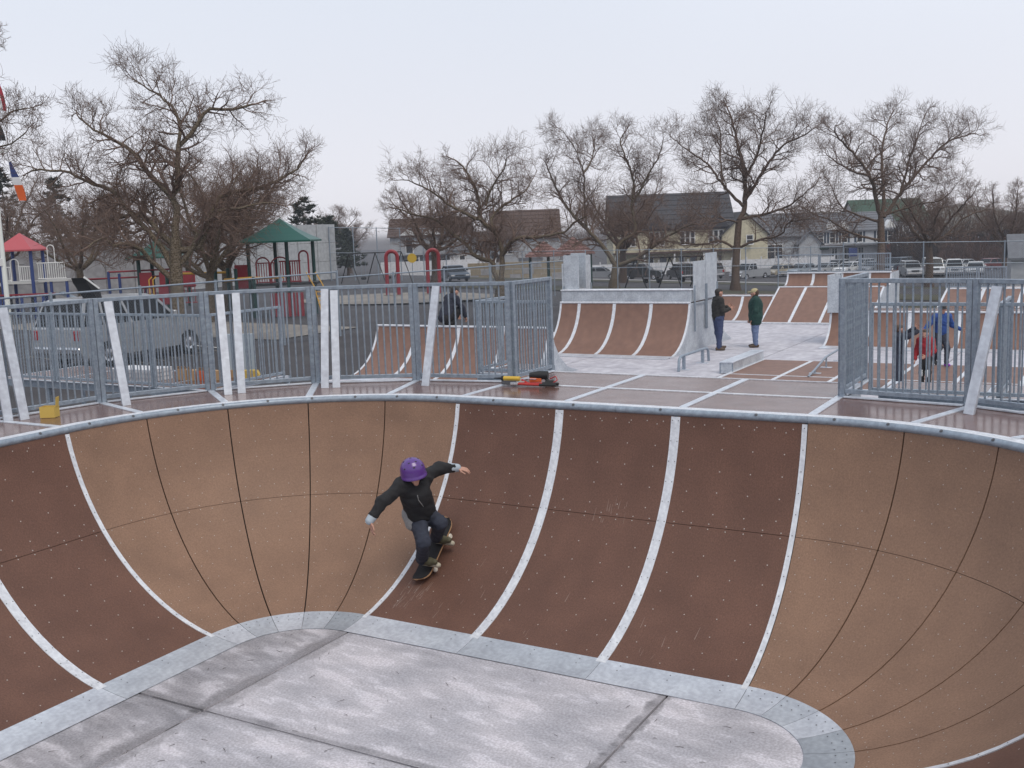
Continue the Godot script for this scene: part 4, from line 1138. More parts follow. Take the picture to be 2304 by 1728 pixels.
func build_houses() -> void:
	var fc := deg_to_rad(30.2)
	# brown-roofed grey house
	var t := thing("house", "grey two-storey house with a brown roof and two white dormers", "house", V(-79.3, -1.85, -118.2), fc)
	var rf := gable(t, V(0, 0, -4), 11.2, 8, 5.3, 7.6, "siding_grey", "roof_brown")
	shingle_lines(rf, V(0, 0, -4), 11.2, 8, 5.3, 7.6, "roof_brown")
	for x in [-2.9, 0.3]:
		part("dormer", Geo.new().prism(PackedVector2Array([Vector2(-1.3, 0), Vector2(1.3, 0), Vector2(0, 1.0)]), 1.6, Transform3D(Basis.IDENTITY, V(x, 5.35, -1.2))), "trim", t)
	pane(t, "window", -2.9, 3.9, 0.02, 0.9, 2.1, 0)
	pane(t, "window", 0.4, 3.9, 0.02, 0.9, 1.5, 0)
	pane(t, "window", -2.6, 1.2, 0.02, 2.0, 1.6, 1)
	pane(t, "window", 1.6, 1.2, 0.02, 1.6, 1.5, 1)
	part("porch_roof", Geo.new().box(V(-0.4, 2.5, 0.7), V(8.6, 0.16, 1.6)), "roof_dark", t)
	for x in [-4.4, -1.5, 0.6, 3.4]: part("porch_post", Geo.new().box(V(x, 1.1, 1.35), V(0.14, 2.7, 0.14)), "trim", t)
	part("door", Geo.new().box(V(-0.6, 0.7, 0.03), V(1.0, 2.1, 0.06)), "roof_dark", t)
	# pale low house in between
	t = thing("house", "pale low house with a flat front behind the white wall", "house", V(-73.0, -2.1, -120.4), fc)
	gable(t, V(0, 0, -4), 7.5, 8, 3.4, 5.6, "siding_white", "roof_grey")
	for x in [-2.0, 0.2, 2.2]: pane(t, "window", x, 1.9, 0.02, 0.7, 1.3, 0)
	# dark-roofed garage house
	t = thing("house", "grey house with a dark gabled roof and garage door left of the tiled shelter", "house", V(-67.6, -2.5, -125.0), fc)
	rf = gable(t, V(0, 0, -5), 9.5, 10, 5.2, 8.9, "siding_grey", "roof_brown")
	shingle_lines(rf, V(0, 0, -5), 9.5, 10, 5.2, 8.9, "roof_brown")
	part("wing", Geo.new().box(V(-5.2, 1.8, -2.6), V(3.2, 4.4, 5.0)), "siding_cream", t)
	part("garage_door", Geo.new().box(V(0.6, 1.0, 0.04), V(3.4, 2.6, 0.08)), "roof_grey", t)
	pane(t, "window", -2.6, 3.6, 0.02, 1.3, 1.3, 1)
	pane(t, "window", 2.4, 3.8, 0.02, 1.3, 1.3, 1)
	# long cream terrace
	t = thing("house", "long cream terrace of houses with dark roofs and white three-part windows", "house", V(-49.6, -3.0, -135.4), fc)
	rf = gable(t, V(0, 0, -5), 17, 10, 6.2, 11.0, "siding_cream", "roof_dark")
	shingle_lines(rf, V(0, 0, -5), 17, 10, 6.2, 11.0, "roof_dark")
	for x in [-6.4, -2.3, 2.0, 6.0]:
		for dx in [-0.72, 0.0, 0.72]: pane(t, "window", x + dx, 4.75, 0.02, 0.5, 1.8, 0)
		part("porch_recess", Geo.new().box(V(x, 1.3, 0.01), V(3.3, 2.6, 0.06)), "siding_cream", t)
		pane(t, "window", x - 0.9, 1.4, 0.06, 0.6, 1.7, 0)
		part("door", Geo.new().box(V(x + 0.8, 1.1, 0.06), V(0.95, 2.1, 0.08)), "roof_grey", t)
		part("skylight", Geo.new().box(V(x + 1.8, 8.6, -2.42), V(0.25, 0.1, 1.7), Basis(Vector3.RIGHT, 0.76)), "trim", t)
		part("lower_gable", Geo.new().prism(PackedVector2Array([Vector2(-1.9, 0), Vector2(1.9, 0), Vector2(0, 1.9)]), 2.4, Transform3D(Basis.IDENTITY, V(x, 6.15, -1.9))), "roof_dark", t)
	part("porch_roof", Geo.new().box(V(0, 2.85, 0.8), V(17.2, 0.22, 1.8)), "roof_brown", t)
	for x in [-8.3, -4.3, -0.1, 4.0, 8.2]: part("porch_post", Geo.new().box(V(x, 1.2, 1.5), V(0.2, 3.1, 0.2)), "trim", t)
	# cream gable end
	t = thing("house", "cream gable-ended house behind the tall tree's trunk", "house", V(-40.5, -3.0, -139.5), fc)
	gable(t, V(0, 0, -5), 6.4, 9, 5.0, 8.0, "siding_cream", "roof_dark", false)
	pane(t, "window", -1.2, 1.9, 0.02, 0.8, 1.9, 1)
	pane(t, "window", 0.6, 4.2, 0.02, 0.8, 1.2, 0)
	# slate-roofed grey house
	t = thing("house", "grey house with a wide slate roof and a broad front window", "house", V(-36.2, -3.0, -146.2), fc)
	rf = gable(t, V(0, 0, -5), 9.0, 10, 4.5, 7.6, "siding_grey", "roof_grey")
	shingle_lines(rf, V(0, 0, -5), 9.0, 10, 4.5, 7.6, "roof_grey")
	pane(t, "window", -2.6, 2.3, 0.02, 3.2, 1.9, 2)
	pane(t, "window", 3.0, 2.4, 0.02, 1.2, 1.5, 1)
	part("door", Geo.new().box(V(1.2, 1.4, 0.05), V(1.0, 2.2, 0.08)), "trim", t)
	gable(t, V(2.6, 0, 0.5), 3.2, 1.8, 3.4, 5.0, "siding_grey", "roof_grey", false)
	# white house with dormers and flags
	t = thing("house", "white house with small peaked dormers and dark shutters", "house", V(-28.2, -3.0, -151.2), fc)
	rf = gable(t, V(0, 0, -4), 12.0, 9, 5.0, 7.4, "siding_white", "roof_grey")
	shingle_lines(rf, V(0, 0, -4), 12.0, 9, 5.0, 7.4, "roof_grey")
	for x in [-3.4, -1.6, 5.0]:
		part("dormer", Geo.new().prism(PackedVector2Array([Vector2(-0.7, 0), Vector2(0.7, 0), Vector2(0.7, 0.4), Vector2(0, 1.3), Vector2(-0.7, 0.4)]), 1.5, Transform3D(Basis.IDENTITY, V(x, 5.0, -1.0))), "trim", t)
	for x in [-5.0, -3.3, -1.6, 0.6, 3.4, 5.0]:
		pane(t, "window", x, 4.0, 0.52, 0.7, 1.4, 0)
		for s in [-0.62, 0.62]: part("shutter", Geo.new().box(V(x + s, 4.0, 0.53), V(0.3, 1.5, 0.05)), "car_dark_blue", t)
	for x in [-3.0, -1.2, 0.8]: pane(t, "window", x, 1.7, 0.52, 0.7, 1.5, 1)
	part("porch_roof", Geo.new().box(V(-0.6, 2.9, 1.3), V(9.6, 0.2, 1.6)), "roof_grey", t)
	part("brick_front", Geo.new().box(V(4.6, 1.4, 0.54), V(2.6, 2.8, 0.08)), "brick", t)
	part("hedge_trim", Geo.new().box(V(-4.8, 2.6, 1.4), V(1.4, 0.5, 0.9), Basis.IDENTITY, 0.15), "roof_green", t)
	var fl := thing("porch_flag", "dark blue flag hung on the white house's porch", "flag", V(-27.9, -1.4, -149.0), fc)
	part("cloth", Geo.new().box(V(0, 0.3, 0), V(1.4, 1.2, 0.05), Basis(Vector3.UP, 0.3)), "flag_blue", fl)
	t = thing("house", "house with a green roof showing above the white house", "house", V(-26.5, -3.0, -170.0), fc)
	gable(t, V(0, 0, -4), 11, 9, 6.2, 9.4, "siding_white", "roof_green")
	# grey hut at the right edge
	t = thing("hut", "small grey hut with a steep grey roof at the right picture edge", "shed", V(1.0, -1.8, -70.2), deg_to_rad(8))
	rf = gable(t, V(1.4, 0, -2.5), 6.0, 5, 2.4, 3.8, "siding_grey", "roof_grey", true, 0.2)
	pane(t, "window", 0.2, 1.7, 0.02, 0.8, 0.9, 1)
	part("skylight", Geo.new().box(V(0.9, 3.3, -1.3), V(0.7, 0.08, 0.5), Basis(Vector3.RIGHT, 0.51)), "glass_dark", rf)
	# white garden wall in front of the houses
	t = thing("garden_fence", "long white board fence in front of the houses", "fence", V(-46.0, -3.0, -131.5), deg_to_rad(30.2))
	for i in 40:
		part("fence_board", Geo.new().box(V(-19.5 + i * 1.0, 0.8, 0), V(0.97, 1.6, 0.06)), "white_paint", t)
	for i in 21: part("fence_post", Geo.new().box(V(-20.0 + i * 2.0, 0.95, 0.03), V(0.14, 2.0, 0.16)), "white_paint", t)
	t = thing("garden_wall", "low white wall left of the brown block wall", "wall", V(-66.0, -1.7, -105.0), fc)
	for i in 9: part("wall_panel", Geo.new().box(V(-9.0 + i * 1.5, 1.0, 0), V(1.48, 2.0, 0.15)), "white_paint", t)
	t = thing("block_wall", "low brownish block wall left of the tiled shelter", "wall", V(-52.6, -2.0, -100.0), fc)
	for i in 10:
		for j in 3: part("block", Geo.new().box(V(-7.0 + i * 1.2 + 0.3 * (j % 2), 0.35 + j * 0.7, 0), V(1.18, 0.68, 0.3), Basis.IDENTITY, 0.02), "siding_cream_dark" if (i * 3 + j) % 4 else "wall_block", t)
	# ball-court wall with panel joints
	t = thing("court_wall", "high concrete ball-court wall behind the playground, pale at its right half", "wall", V(-57.8, 0, -54.0), 0.0)
	for i in 13:
		for j in 3:
			var z := 16.0 - i * 2.5
			var pale := i >= 6
			var h := (1.66 if pale else 1.36)
			part("wall_panel", Geo.new().box(V(0.085 * (i - 6), h * (j + 0.5) - 0.2, z - 1.25), V(0.35, h - 0.025, 2.475), Basis.IDENTITY, 0.01), "wall_pale" if pale else "wall_block", t)

# ---------------------------------------------------------------- chain-link fences
func chain_fence(a: Vector3, b: Vector3, h: float, spacing: float, wire: float, label: String, post_r := 0.03, mid := 0.0, m := "galvanised") -> void:
	var d := b - a
	var L := d.length()
	var t := thing("chain_link_fence", label, "fence", a)
	var n := maxi(1, roundi(L / spacing))
	for i in n + 1:
		part("post", Geo.new().tube([d * i / n + V(0, -0.3, 0), d * i / n + V(0, h + 0.06, 0)], post_r, 7), m, t)
	part("top_rail", Geo.new().tube([V(0, h, 0), d + V(0, h, 0)], post_r * 0.7, 6), m, t)
	if mid > 0.0: part("mid_rail", Geo.new().tube([V(0, mid, 0), d + V(0, mid, 0)], post_r * 0.6, 6), m, t)
	var g := Geo.new()
	var u := d / L
	var k := -h
	while k < L:
		for s in [0, 1]:
			var x0 := maxf(k, 0.0)
			var x1 := minf(k + h, L)
			if x1 > x0:
				var y0 := x0 - k
				var y1 := x1 - k
				if s: y0 = h - y0; y1 = h - y1
				limb(g, PackedVector3Array([u * x0 + V(0, y0, 0), u * x1 + V(0, y1, 0)]), 0.0016, 0.0016, 3)
		k += wire
	part("wire_mesh", g, m, t).set_meta("kind", "stuff")

func build_fences() -> void:
	chain_fence(V(-19.0, 0, -6.0), V(-19.0, 0, -24.0), 2.3, 3.0, 0.09, "chain-link fence with a steel top rail in front of the silver car", 0.045)
	chain_fence(V(-19.0, 0, -24.0), V(-16.6, 0, -38.0), 2.1, 2.8, 0.09, "chain-link fence running on to the right in front of the red arches", 0.04)
	chain_fence(V(-26.0, -0.5, -46.5), V(-8.0, -0.9, -55.4), 2.9, 1.9, 0.14, "high chain-link fence behind the two men, before the parked pickup", 0.03, 1.9)
	chain_fence(V(-8.0, -0.9, -55.4), V(4.0, -1.2, -61.0), 3.1, 4.6, 0.14, "high chain-link fence before the brown thicket", 0.035, 1.9)
	chain_fence(V(-57.0, -0.1, -69.5), V(-50.0, -0.6, -78.0), 4.6, 2.4, 0.10, "tall dark chain-link fence right of the pale court wall", 0.05, 2.3)

# ---------------------------------------------------------------- cars
func frustum(g: Geo, x0: float, x1: float, y0: float, X0: float, X1: float, y1: float, w0: float, w1: float) -> void:
	var b := [V(x0, y0, -w0), V(x1, y0, -w0), V(x1, y0, w0), V(x0, y0, w0)]
	var t := [V(X0, y1, -w1), V(X1, y1, -w1), V(X1, y1, w1), V(X0, y1, w1)]
	for i in 4:
		var j := (i + 1) % 4
		g.quad_out(b[i], b[j], t[j], t[i], (b[i] + b[j]) * 0.5 - V((x0 + x1) / 2, y0, 0))
	g.quad_out(t[0], t[1], t[2], t[3], Vector3.UP)

func car(kind: String, paint: String, at: Vector3, turn: float, label: String, group := "parked vehicles") -> Node3D:
	var t := thing("parked_" + {"sedan": "car", "suv": "car", "pickup": "pickup_truck", "van": "van"}[kind], label, {"sedan": "car", "suv": "car", "pickup": "pickup truck", "van": "van"}[kind], at, turn, group)
	var L: float = {"sedan": 4.6, "suv": 4.7, "pickup": 5.4, "van": 5.2}[kind]
	var hb: float = {"sedan": 0.92, "suv": 1.1, "pickup": 1.1, "van": 1.15}[kind]
	var ht: float = {"sedan": 1.45, "suv": 1.8, "pickup": 1.85, "van": 2.05}[kind]
	var w := 0.9 if kind != "van" else 0.96
	var f := L / 2
	var wb := L * 0.31
	var nose := hb - (0.12 if kind != "van" else 0.0)
	var prof := [Vector2(-f, 0.42), Vector2(-f + 0.03, hb - 0.06), Vector2(-f + 0.12, hb), Vector2(f * 0.38, hb), Vector2(f - 0.28, nose), Vector2(f - 0.05, nose - 0.16), Vector2(f, 0.45), Vector2(f - 0.08, 0.28)]
	for c in [wb, -wb]:
		for k in 9:
			var a := PI * k / 8.0
			prof.append(Vector2(c + 0.38 * cos(a), 0.28 + 0.40 * sin(a)))
	prof.append(Vector2(-f + 0.06, 0.28))
	var pv := PackedVector2Array()
	for p in prof: pv.append(p)
	var body := part("body", Geo.new().prism(pv, w * 2, Transform3D(Basis.IDENTITY, V(0, 0, -w))), paint, t)
	var x0: float = {"sedan": -f + 0.55, "suv": -f + 0.1, "pickup": -0.35, "van": -f + 0.06}[kind]
	var x1: float = {"sedan": f * 0.48, "suv": f * 0.46, "pickup": f * 0.52, "van": f * 0.72}[kind]
	var X0: float = x0 + {"sedan": 0.62, "suv": 0.3, "pickup": 0.12, "van": 0.12}[kind]
	var X1: float = x1 - {"sedan": 0.78, "suv": 0.72, "pickup": 0.62, "van": 0.6}[kind]
	var g := Geo.new()
	frustum(g, x0, x1, hb, X0, X1, ht - 0.05, w - 0.04, w - 0.2)
	part("window_glass", g, "car_glass", t)
	g = Geo.new()
	frustum(g, X0 - 0.03, X1 + 0.03, ht - 0.06, X0 + 0.1, X1 - 0.1, ht, w - 0.19, w - 0.3)
	part("roof", g, paint, t)
	for s in [-1.0, 1.0]:
		var ps := [[x0 + 0.03, X0], [x1 - 0.02, X1], [lerpf(x0, x1, 0.5), lerpf(X0, X1, 0.5)]]
		if kind == "suv" or kind == "van": ps.append([lerpf(x0, x1, 0.22), lerpf(X0, X1, 0.2)])
		for e in ps: part("pillar", Geo.new().bar(V(e[0], hb - 0.02, s * (w - 0.04)), V(e[1], ht - 0.05, s * (w - 0.195)), 0.07, 0.05, Vector3.FORWARD), paint, t)
		part("headlight", Geo.new().box(V(f - 0.07, nose - 0.22, s * (w - 0.22)), V(0.12, 0.16, 0.34), Basis.IDENTITY, 0.03), "lamp_glass", t)
		part("tail_light", Geo.new().box(V(-f + 0.03, hb - 0.22, s * (w - 0.14)), V(0.08, 0.26, 0.2), Basis.IDENTITY, 0.02), "tail_red", t)
		part("mirror", Geo.new().box(V(x1 - 0.25, hb + 0.12, s * (w + 0.1)), V(0.12, 0.16, 0.2), Basis.IDENTITY, 0.03), paint, t)
		part("door_seam", Geo.new().box(V(lerpf(x0, x1, 0.5), (hb + 0.4) / 2, s * (w + 0.001)), V(0.015, hb - 0.45, 0.004)), "black", body)
		for c in [wb, -wb]:
			var tilt := Basis(Vector3.RIGHT, PI / 2)
			var wh := part("wheel", Geo.new().lathe(V(c, 0.33, s * (w - 0.11)), [Vector2(0.0, -0.10), Vector2(0.29, -0.10), Vector2(0.33, -0.06), Vector2(0.33, 0.06), Vector2(0.29, 0.10), Vector2(0.0, 0.10)], 18, tilt), "rubber", t)
			part("rim", Geo.new().lathe(V(c, 0.33, s * (w - 0.01)), [Vector2(0.20, -0.03), Vector2(0.20, 0.015), Vector2(0.14, 0.0), Vector2(0.05, 0.012), Vector2(0.0, 0.012)], 14, Basis(Vector3.RIGHT, PI / 2 * s)), "chrome", wh)
	part("bumper", Geo.new().box(V(f - 0.03, 0.45, 0), V(0.16, 0.2, w * 1.9), Basis.IDENTITY, 0.05), paint if kind == "sedan" else "chrome", t)
	part("bumper", Geo.new().box(V(-f + 0.03, 0.48, 0), V(0.16, 0.2, w * 1.9), Basis.IDENTITY, 0.05), paint if kind == "sedan" else "chrome", t)
	part("grille", Geo.new().box(V(f - 0.02, nose - 0.24, 0), V(0.06, 0.18, 0.8)), "black", t)
	if kind == "pickup":
		part("bed", Geo.new().box(V(-f * 0.55, hb + 0.003, 0), V(f * 0.78, 0.012, w * 1.7)), "black", t)
		for s in [-1.0, 1.0]: part("bed_side", Geo.new().box(V(-f * 0.56, hb + 0.05, s * (w - 0.05)), V(f * 0.86, 0.12, 0.08), Basis.IDENTITY, 0.02), paint, t)
	return t

func build_cars() -> void:
	var c := car("suv", "car_silver", V(-21.2, 0, -16.2), PI / 2 + 0.06, "silver station wagon with its rear hatch open behind the left railings")
	c.scale = Vector3(1.14, 1.13, 1.14)
	var h := part("hatch", Geo.new().prism(PackedVector2Array([Vector2(-1.35, 1.75), Vector2(-1.4, 2.0), Vector2(-1.6, 2.24), Vector2(-1.85, 2.34), Vector2(-1.8, 2.2), Vector2(-1.65, 1.98), Vector2(-1.5, 1.75)]), 0.5, Transform3D(Basis.IDENTITY, V(0, 0, 0.2))), "black", c)
	part("hatch_edge", Geo.new().bar(V(-1.87, 2.36, 0.69), V(-1.42, 2.04, 0.69), 0.03, 0.05), "white_plastic", h)
	var lf := -1.95
	car("pickup", "car_silver", V(-32.6, -3.0, -116.4), lf, "silver pickup truck parked right of the tall tree's trunk")
	car("sedan", "car_beige", V(-30.4, -3.0, -121.5), lf, "beige saloon car parked just right of the silver pickup")
	var row := [["sedan", "car_pale_blue", "pale blue saloon car behind the left post of the far railing"], ["sedan", "car_silver", "silver saloon car in the parked row, second from the far railing's left post"], ["sedan", "car_white", "whitish saloon car in the middle of the parked row behind the far railing"], ["sedan", "car_grey", "grey saloon car right of the whitish one behind the far railing"], ["suv", "car_dark_blue", "dark blue car at the right end of the parked row behind the far railing"]]
	for i in row.size(): car(row[i][0], row[i][1], V(-28.2 + i * 2.55, -3.0, -123.0 - i * 1.2), lf, row[i][2])
	for i in 3: car("sedan", ["car_grey", "car_silver", "car_dark_blue"][i], V(-26.0 + i * 2.9, -3.0, -134.0 - i * 1.6), lf + 3.0, ["grey car in the back row before the white house", "silver car in the back row before the white house", "dark car in the back row before the white house"][i])
	car("suv", "car_black", V(-41.6, -2.4, -105.4), 0.15, "black off-road car with a red tail light, left of the swing frame's leg")
	car("suv", "car_black", V(-37.6, -2.5, -107.0), 2.3, "black off-road car seen between the swing frame's legs")
	car("suv", "car_grey", V(-34.9, -2.5, -108.6), 2.3, "dark grey car half hidden by the tall steel end plate")
	car("sedan", "car_grey", V(-46.0, -2.2, -103.4), 0.3, "grey car parked right of the green shelter post")
	for i in 4: car(["suv", "van", "suv", "sedan"][i], ["car_silver", "car_white", "car_white", "car_white"][i], V(-15.0 + i * 2.1, -3.1, -119.0 - i * 1.1), -1.2 - 0.1 * i, ["silver car with dark windows, leftmost before the thicket", "white van with dark windows before the thicket", "white off-road car beside the slender trunk before the thicket", "white car, rightmost before the thicket"][i])
	for i in 4: car("sedan", ["car_maroon", "car_white", "car_silver", "car_maroon"][i], V(-16.6 + i * 2.9, -3.1, -128.0 - i * 1.4), 1.0, ["maroon car behind the leftmost silver car", "white car in the back row before the thicket", "silver car in the back row before the thicket", "maroon car at the right end of the back row"][i])
	c = car("sedan", "car_dark_blue", V(-47.6, -0.8, -75.6), -0.75, "dark car standing behind the right red arch")

# ---------------------------------------------------------------- playground
func bars_panel(t: Node3D, a: Vector3, b: Vector3, h: float, n: int, m: String, r := 0.018) -> void:
	part("guard_rail", Geo.new().tube([a + V(0, h, 0), b + V(0, h, 0)], r * 1.5, 6), m, t)
	part("guard_rail", Geo.new().tube([a + V(0, 0.06, 0), b + V(0, 0.06, 0)], r * 1.5, 6), m, t)
	for i in n:
		var p := a.lerp(b, (i + 0.5) / n)
		part("guard_bar", Geo.new().tube([p + V(0, 0.06, 0), p + V(0, h, 0)], r, 5, false), m, t)

func hip_roof(w: float, d: float, h: float, y: float, curve := 0.0) -> Geo:
	var g := Geo.new()
	var n := 6
	for i in n:
		var f0 := float(i) / n
		var f1 := float(i + 1) / n
		var s0 := 1.0 - f0
		var s1 := 1.0 - f1
		var y0 := y + h * (f0 - curve * sin(f0 * PI))
		var y1 := y + h * (f1 - curve * sin(f1 * PI))
		for k in 4:
			var c := [Vector2(-1, -1), Vector2(1, -1), Vector2(1, 1), Vector2(-1, 1)]
			var p: Vector2 = c[k]
			var q: Vector2 = c[(k + 1) % 4]
			g.quad_out(V(p.x * w / 2 * s0, y0, p.y * d / 2 * s0), V(q.x * w / 2 * s0, y0, q.y * d / 2 * s0), V(q.x * w / 2 * s1, y1, q.y * d / 2 * s1), V(p.x * w / 2 * s1, y1, p.y * d / 2 * s1), V(p.x + q.x, 0.8, p.y + q.y))
	g.box(V(0, y - 0.04, 0), V(w, 0.08, d))
	return g

func arch(t: Node3D, called: String, c: Vector3, w: float, h: float, r: float, m: String, along := Vector3.RIGHT) -> void:
	var pts := [c - along * w / 2]
	for k in 11:
		var a := PI * k / 10.0
		pts.append(c + V(0, h - w / 2, 0) - along * cos(a) * w / 2 + V(0, sin(a) * w / 2, 0))
	pts.append(c + along * w / 2)
	part(called, Geo.new().tube(pts, r, 8), m, t)

func build_playground() -> void:
	var fc := deg_to_rad(30.2)
	# red-roofed blue tower
	var t := thing("play_tower", "blue play tower with a red pyramid roof and white guard bars at the far left", "play structure", V(-43.2, 0, -28.4), fc)
	for x in [-0.78, 0.78]:
		for z in [-0.7, 0.7]: part("post", Geo.new().tube([V(x, 0, z), V(x, 3.55, z)], 0.09, 8), "play_blue", t)
	part("roof", hip_roof(1.95, 1.95, 0.85, 3.52), "play_red_roof", t)
	part("platform", Geo.new().box(V(0, 1.85, 0), V(1.6, 0.12, 1.5)), "play_grey", t)
	bars_panel(t, V(-0.7, 1.9, 0.72), V(-0.3, 1.9, 0.72), 0.75, 3, "white_plastic")
	bars_panel(t, V(0.15, 1.9, 0.72), V(0.7, 1.9, 0.72), 0.75, 5, "white_plastic")
	arch(t, "entry_arch", V(-0.08, 1.9, 0.72), 0.42, 1.15, 0.025, "white_plastic")
	part("platform", Geo.new().box(V(1.75, 1.9, 0), V(1.5, 0.1, 1.2)), "play_grey", t)
	bars_panel(t, V(1.0, 1.95, 0.6), V(2.45, 1.95, 0.6), 0.85, 13, "white_plastic")
	arch(t, "entry_arch", V(1.3, 2.2, -0.5), 0.36, 1.5, 0.025, "white_plastic")
	for x in [1.6, 2.4]: part("post", Geo.new().tube([V(x, 0, 0.5), V(x, 1.95, 0.5)], 0.08, 8), "play_blue", t)
	part("platform", Geo.new().box(V(-2.2, 1.75, 0), V(2.6, 0.1, 1.2)), "play_grey", t)
	bars_panel(t, V(-3.4, 1.8, 0.6), V(-0.95, 1.8, 0.6), 0.9, 18, "white_plastic")
	for x in [-3.3, -2.2, -1.2]: part("post", Geo.new().tube([V(x, 0, 0.5), V(x, 1.8, 0.5)], 0.08, 8), "play_blue", t)
	for k in 9: part("low_panel", Geo.new().box(V(-2.6 + k * 0.55, 0.75, 0.78), V(0.14, 1.0, 0.05)), "play_blue" if k % 2 else "black", t)
	part("low_rail", Geo.new().box(V(-0.4, 1.25, 0.8), V(4.6, 0.08, 0.06)), "play_red", t)
	part("low_rail", Geo.new().box(V(-0.4, 0.3, 0.8), V(4.6, 0.08, 0.06)), "black", t)
	part("slide", Geo.new().box(V(2.6, 0.75, -0.6), V(2.2, 0.1, 0.6), Basis(Vector3.FORWARD, 0.45)), "sheet_blue", t)
	# left green-roofed tower with overhead bars
	t = thing("play_tower", "green-roofed play tower half hidden by the large tree's trunk", "play structure", V(-41.2, 0, -35.6), fc)
	for x in [-1.0, 1.0]:
		for z in [-0.6, 0.6]: part("post", Geo.new().tube([V(x + (0.35 if z < 0 else 0.0), 0, z), V(x + (0.35 if z < 0 else 0.0), 2.9, z)], 0.11, 8), "play_green_post", t)
	part("roof", hip_roof(2.9, 2.6, 1.05, 2.85, 0.10), "play_green", t)
	part("platform", Geo.new().box(V(0, 1.2, 0), V(2.0, 0.12, 1.4)), "play_red", t)
	for x in [-0.6, 0.5, 1.8]: part("red_panel", Geo.new().box(V(x, 1.55, 0.75), V(0.7, 0.9, 0.06), Basis.IDENTITY, 0.02), "play_red", t)
	bars_panel(t, V(-1.0, 0.2, 0.8), V(2.2, 0.2, 0.8), 1.0, 16, "play_red", 0.022)
	for y in [2.08, 1.72]: part("overhead_bar", Geo.new().tube([V(-4.6 if y < 2 else -2.9, y, 0.1), V(0.6, y + 0.05, 0.1)], 0.05, 7), "play_red", t)
	for x in [-2.9, -2.3, -0.9]: part("post", Geo.new().tube([V(x, 0, 0.1), V(x, 2.1 - 0.2 * absf(x + 2.9), 0.1)], 0.085, 8), "play_blue", t)
	for x in [0.0, 0.22]: part("ladder_rail", Geo.new().tube([V(x - 0.35, 0, 1.0), V(x - 0.35, 1.6, 1.0), V(x - 0.2, 1.75, 0.9)], 0.035, 6), "play_yellow", t)
	# right green-roofed tower
	t = thing("play_tower", "large green-roofed play tower with red guard bars and arches", "play structure", V(-28.3, 0, -31.4), fc)
	for p in [[-1.42, 0.6], [-0.45, -0.7], [0.4, 0.75], [1.4, -0.4]]: part("post", Geo.new().tube([V(p[0], 0, p[1]), V(p[0], 3.55, p[1])], 0.085, 8), "play_green_post", t)
	part("roof", hip_roof(3.3, 3.0, 1.05, 3.5, 0.06), "play_green", t)
	part("platform", Geo.new().box(V(0.2, 1.5, 0), V(3.0, 0.12, 1.6)), "black", t)
	bars_panel(t, V(-1.0, 1.55, 0.7), V(-0.2, 1.55, 0.7), 0.95, 7, "play_red", 0.02)
	bars_panel(t, V(0.0, 1.55, 0.7), V(1.0, 1.55, 0.7), 1.0, 9, "play_red", 0.026)
	arch(t, "red_arch", V(-0.75, 1.55, 0.72), 0.62, 1.2, 0.035, "play_red")
	arch(t, "red_arch", V(0.05, 1.55, 0.68), 0.9, 1.2, 0.035, "play_red")
	arch(t, "red_arch", V(1.15, 1.55, 0.72), 0.42, 1.45, 0.04, "play_red")
	part("red_panel", Geo.new().box(V(-1.75, 1.9, 0.6), V(0.7, 1.1, 0.06), Basis.IDENTITY, 0.02), "play_red", t)
	for k in 8: part("red_panel", Geo.new().box(V(-0.4 + k * 0.2, 0.55, 0.85), V(0.13, 1.1, 0.05)), "play_red", t)
	for s in [0.0, 0.42]: part("ladder_rail", Geo.new().tube([V(1.25 + s, 2.0, 0.8), V(1.6 + s, 1.4, 1.0), V(1.9 + s, 0.2, 1.1)], 0.03, 6), "play_yellow", t)
	for k in 6: part("ladder_rung", Geo.new().tube([V(1.55 + k * 0.06, 1.3 - k * 0.2, 1.0), V(1.97 + k * 0.06, 1.3 - k * 0.2, 1.0)], 0.02, 6), "play_yellow", t)
	t = thing("balance_beam", "long yellow overhead bar on dark green posts, left of the large play tower", "play structure", V(-32.2, 0, -29.7), fc)
	part("beam", Geo.new().tube([V(-1.3, 2.12, 0), V(1.6, 2.1, 0)], 0.055, 8), "play_yellow", t)
	for x in [-1.35, -0.8, 0.95, 1.55]: part("post", Geo.new().tube([V(x, 0, 0.1), V(x, 2.3, 0.1)], 0.09, 8), "play_green_post", t)
	part("red_panel", Geo.new().box(V(-1.5, 1.15, 0.2), V(0.45, 0.9, 0.06), Basis.IDENTITY, 0.02), "play_red", t)
	t = thing("balance_beam", "shorter yellow bar crossing in front of the red guard bars", "play structure", V(-28.6, 0, -29.9), fc)
	part("beam", Geo.new().tube([V(-1.45, 1.78, 0), V(-0.2, 1.84, 0), V(1.3, 1.82, 0)], [0.09, 0.075, 0.03], 8), "play_yellow", t)
	for x in [-0.1, -0.9]: part("post", Geo.new().tube([V(x, 0, 0), V(x, 1.9 if x > -0.5 else 2.3, 0)], 0.085, 8), "play_green_post", t)
	# red arches
	for k in 2:
		t = thing("climbing_arch", ["tall red tubular arch, the left one of two", "tall red tubular arch, the right one of two"][k], "play arch", [V(-32.3, 0, -45.4), V(-30.2, 0, -46.7)][k], fc, "red play arches")
		arch(t, "arch", Vector3.ZERO, 0.68, 2.62, 0.115, "play_red")
		part("foot_plate", Geo.new().box(V(0, 0.0, 0), V(1.1, 0.03, 0.4)), "play_pad", t)
	# swing frames
	t = thing("swing_set", "black swing frame left of the red arches", "swing set", V(-46.1, -0.2, -61.9), fc)
	part("top_beam", Geo.new().tube([V(-2.1, 2.45, 0), V(2.1, 2.45, 0)], 0.045, 6), "black", t)
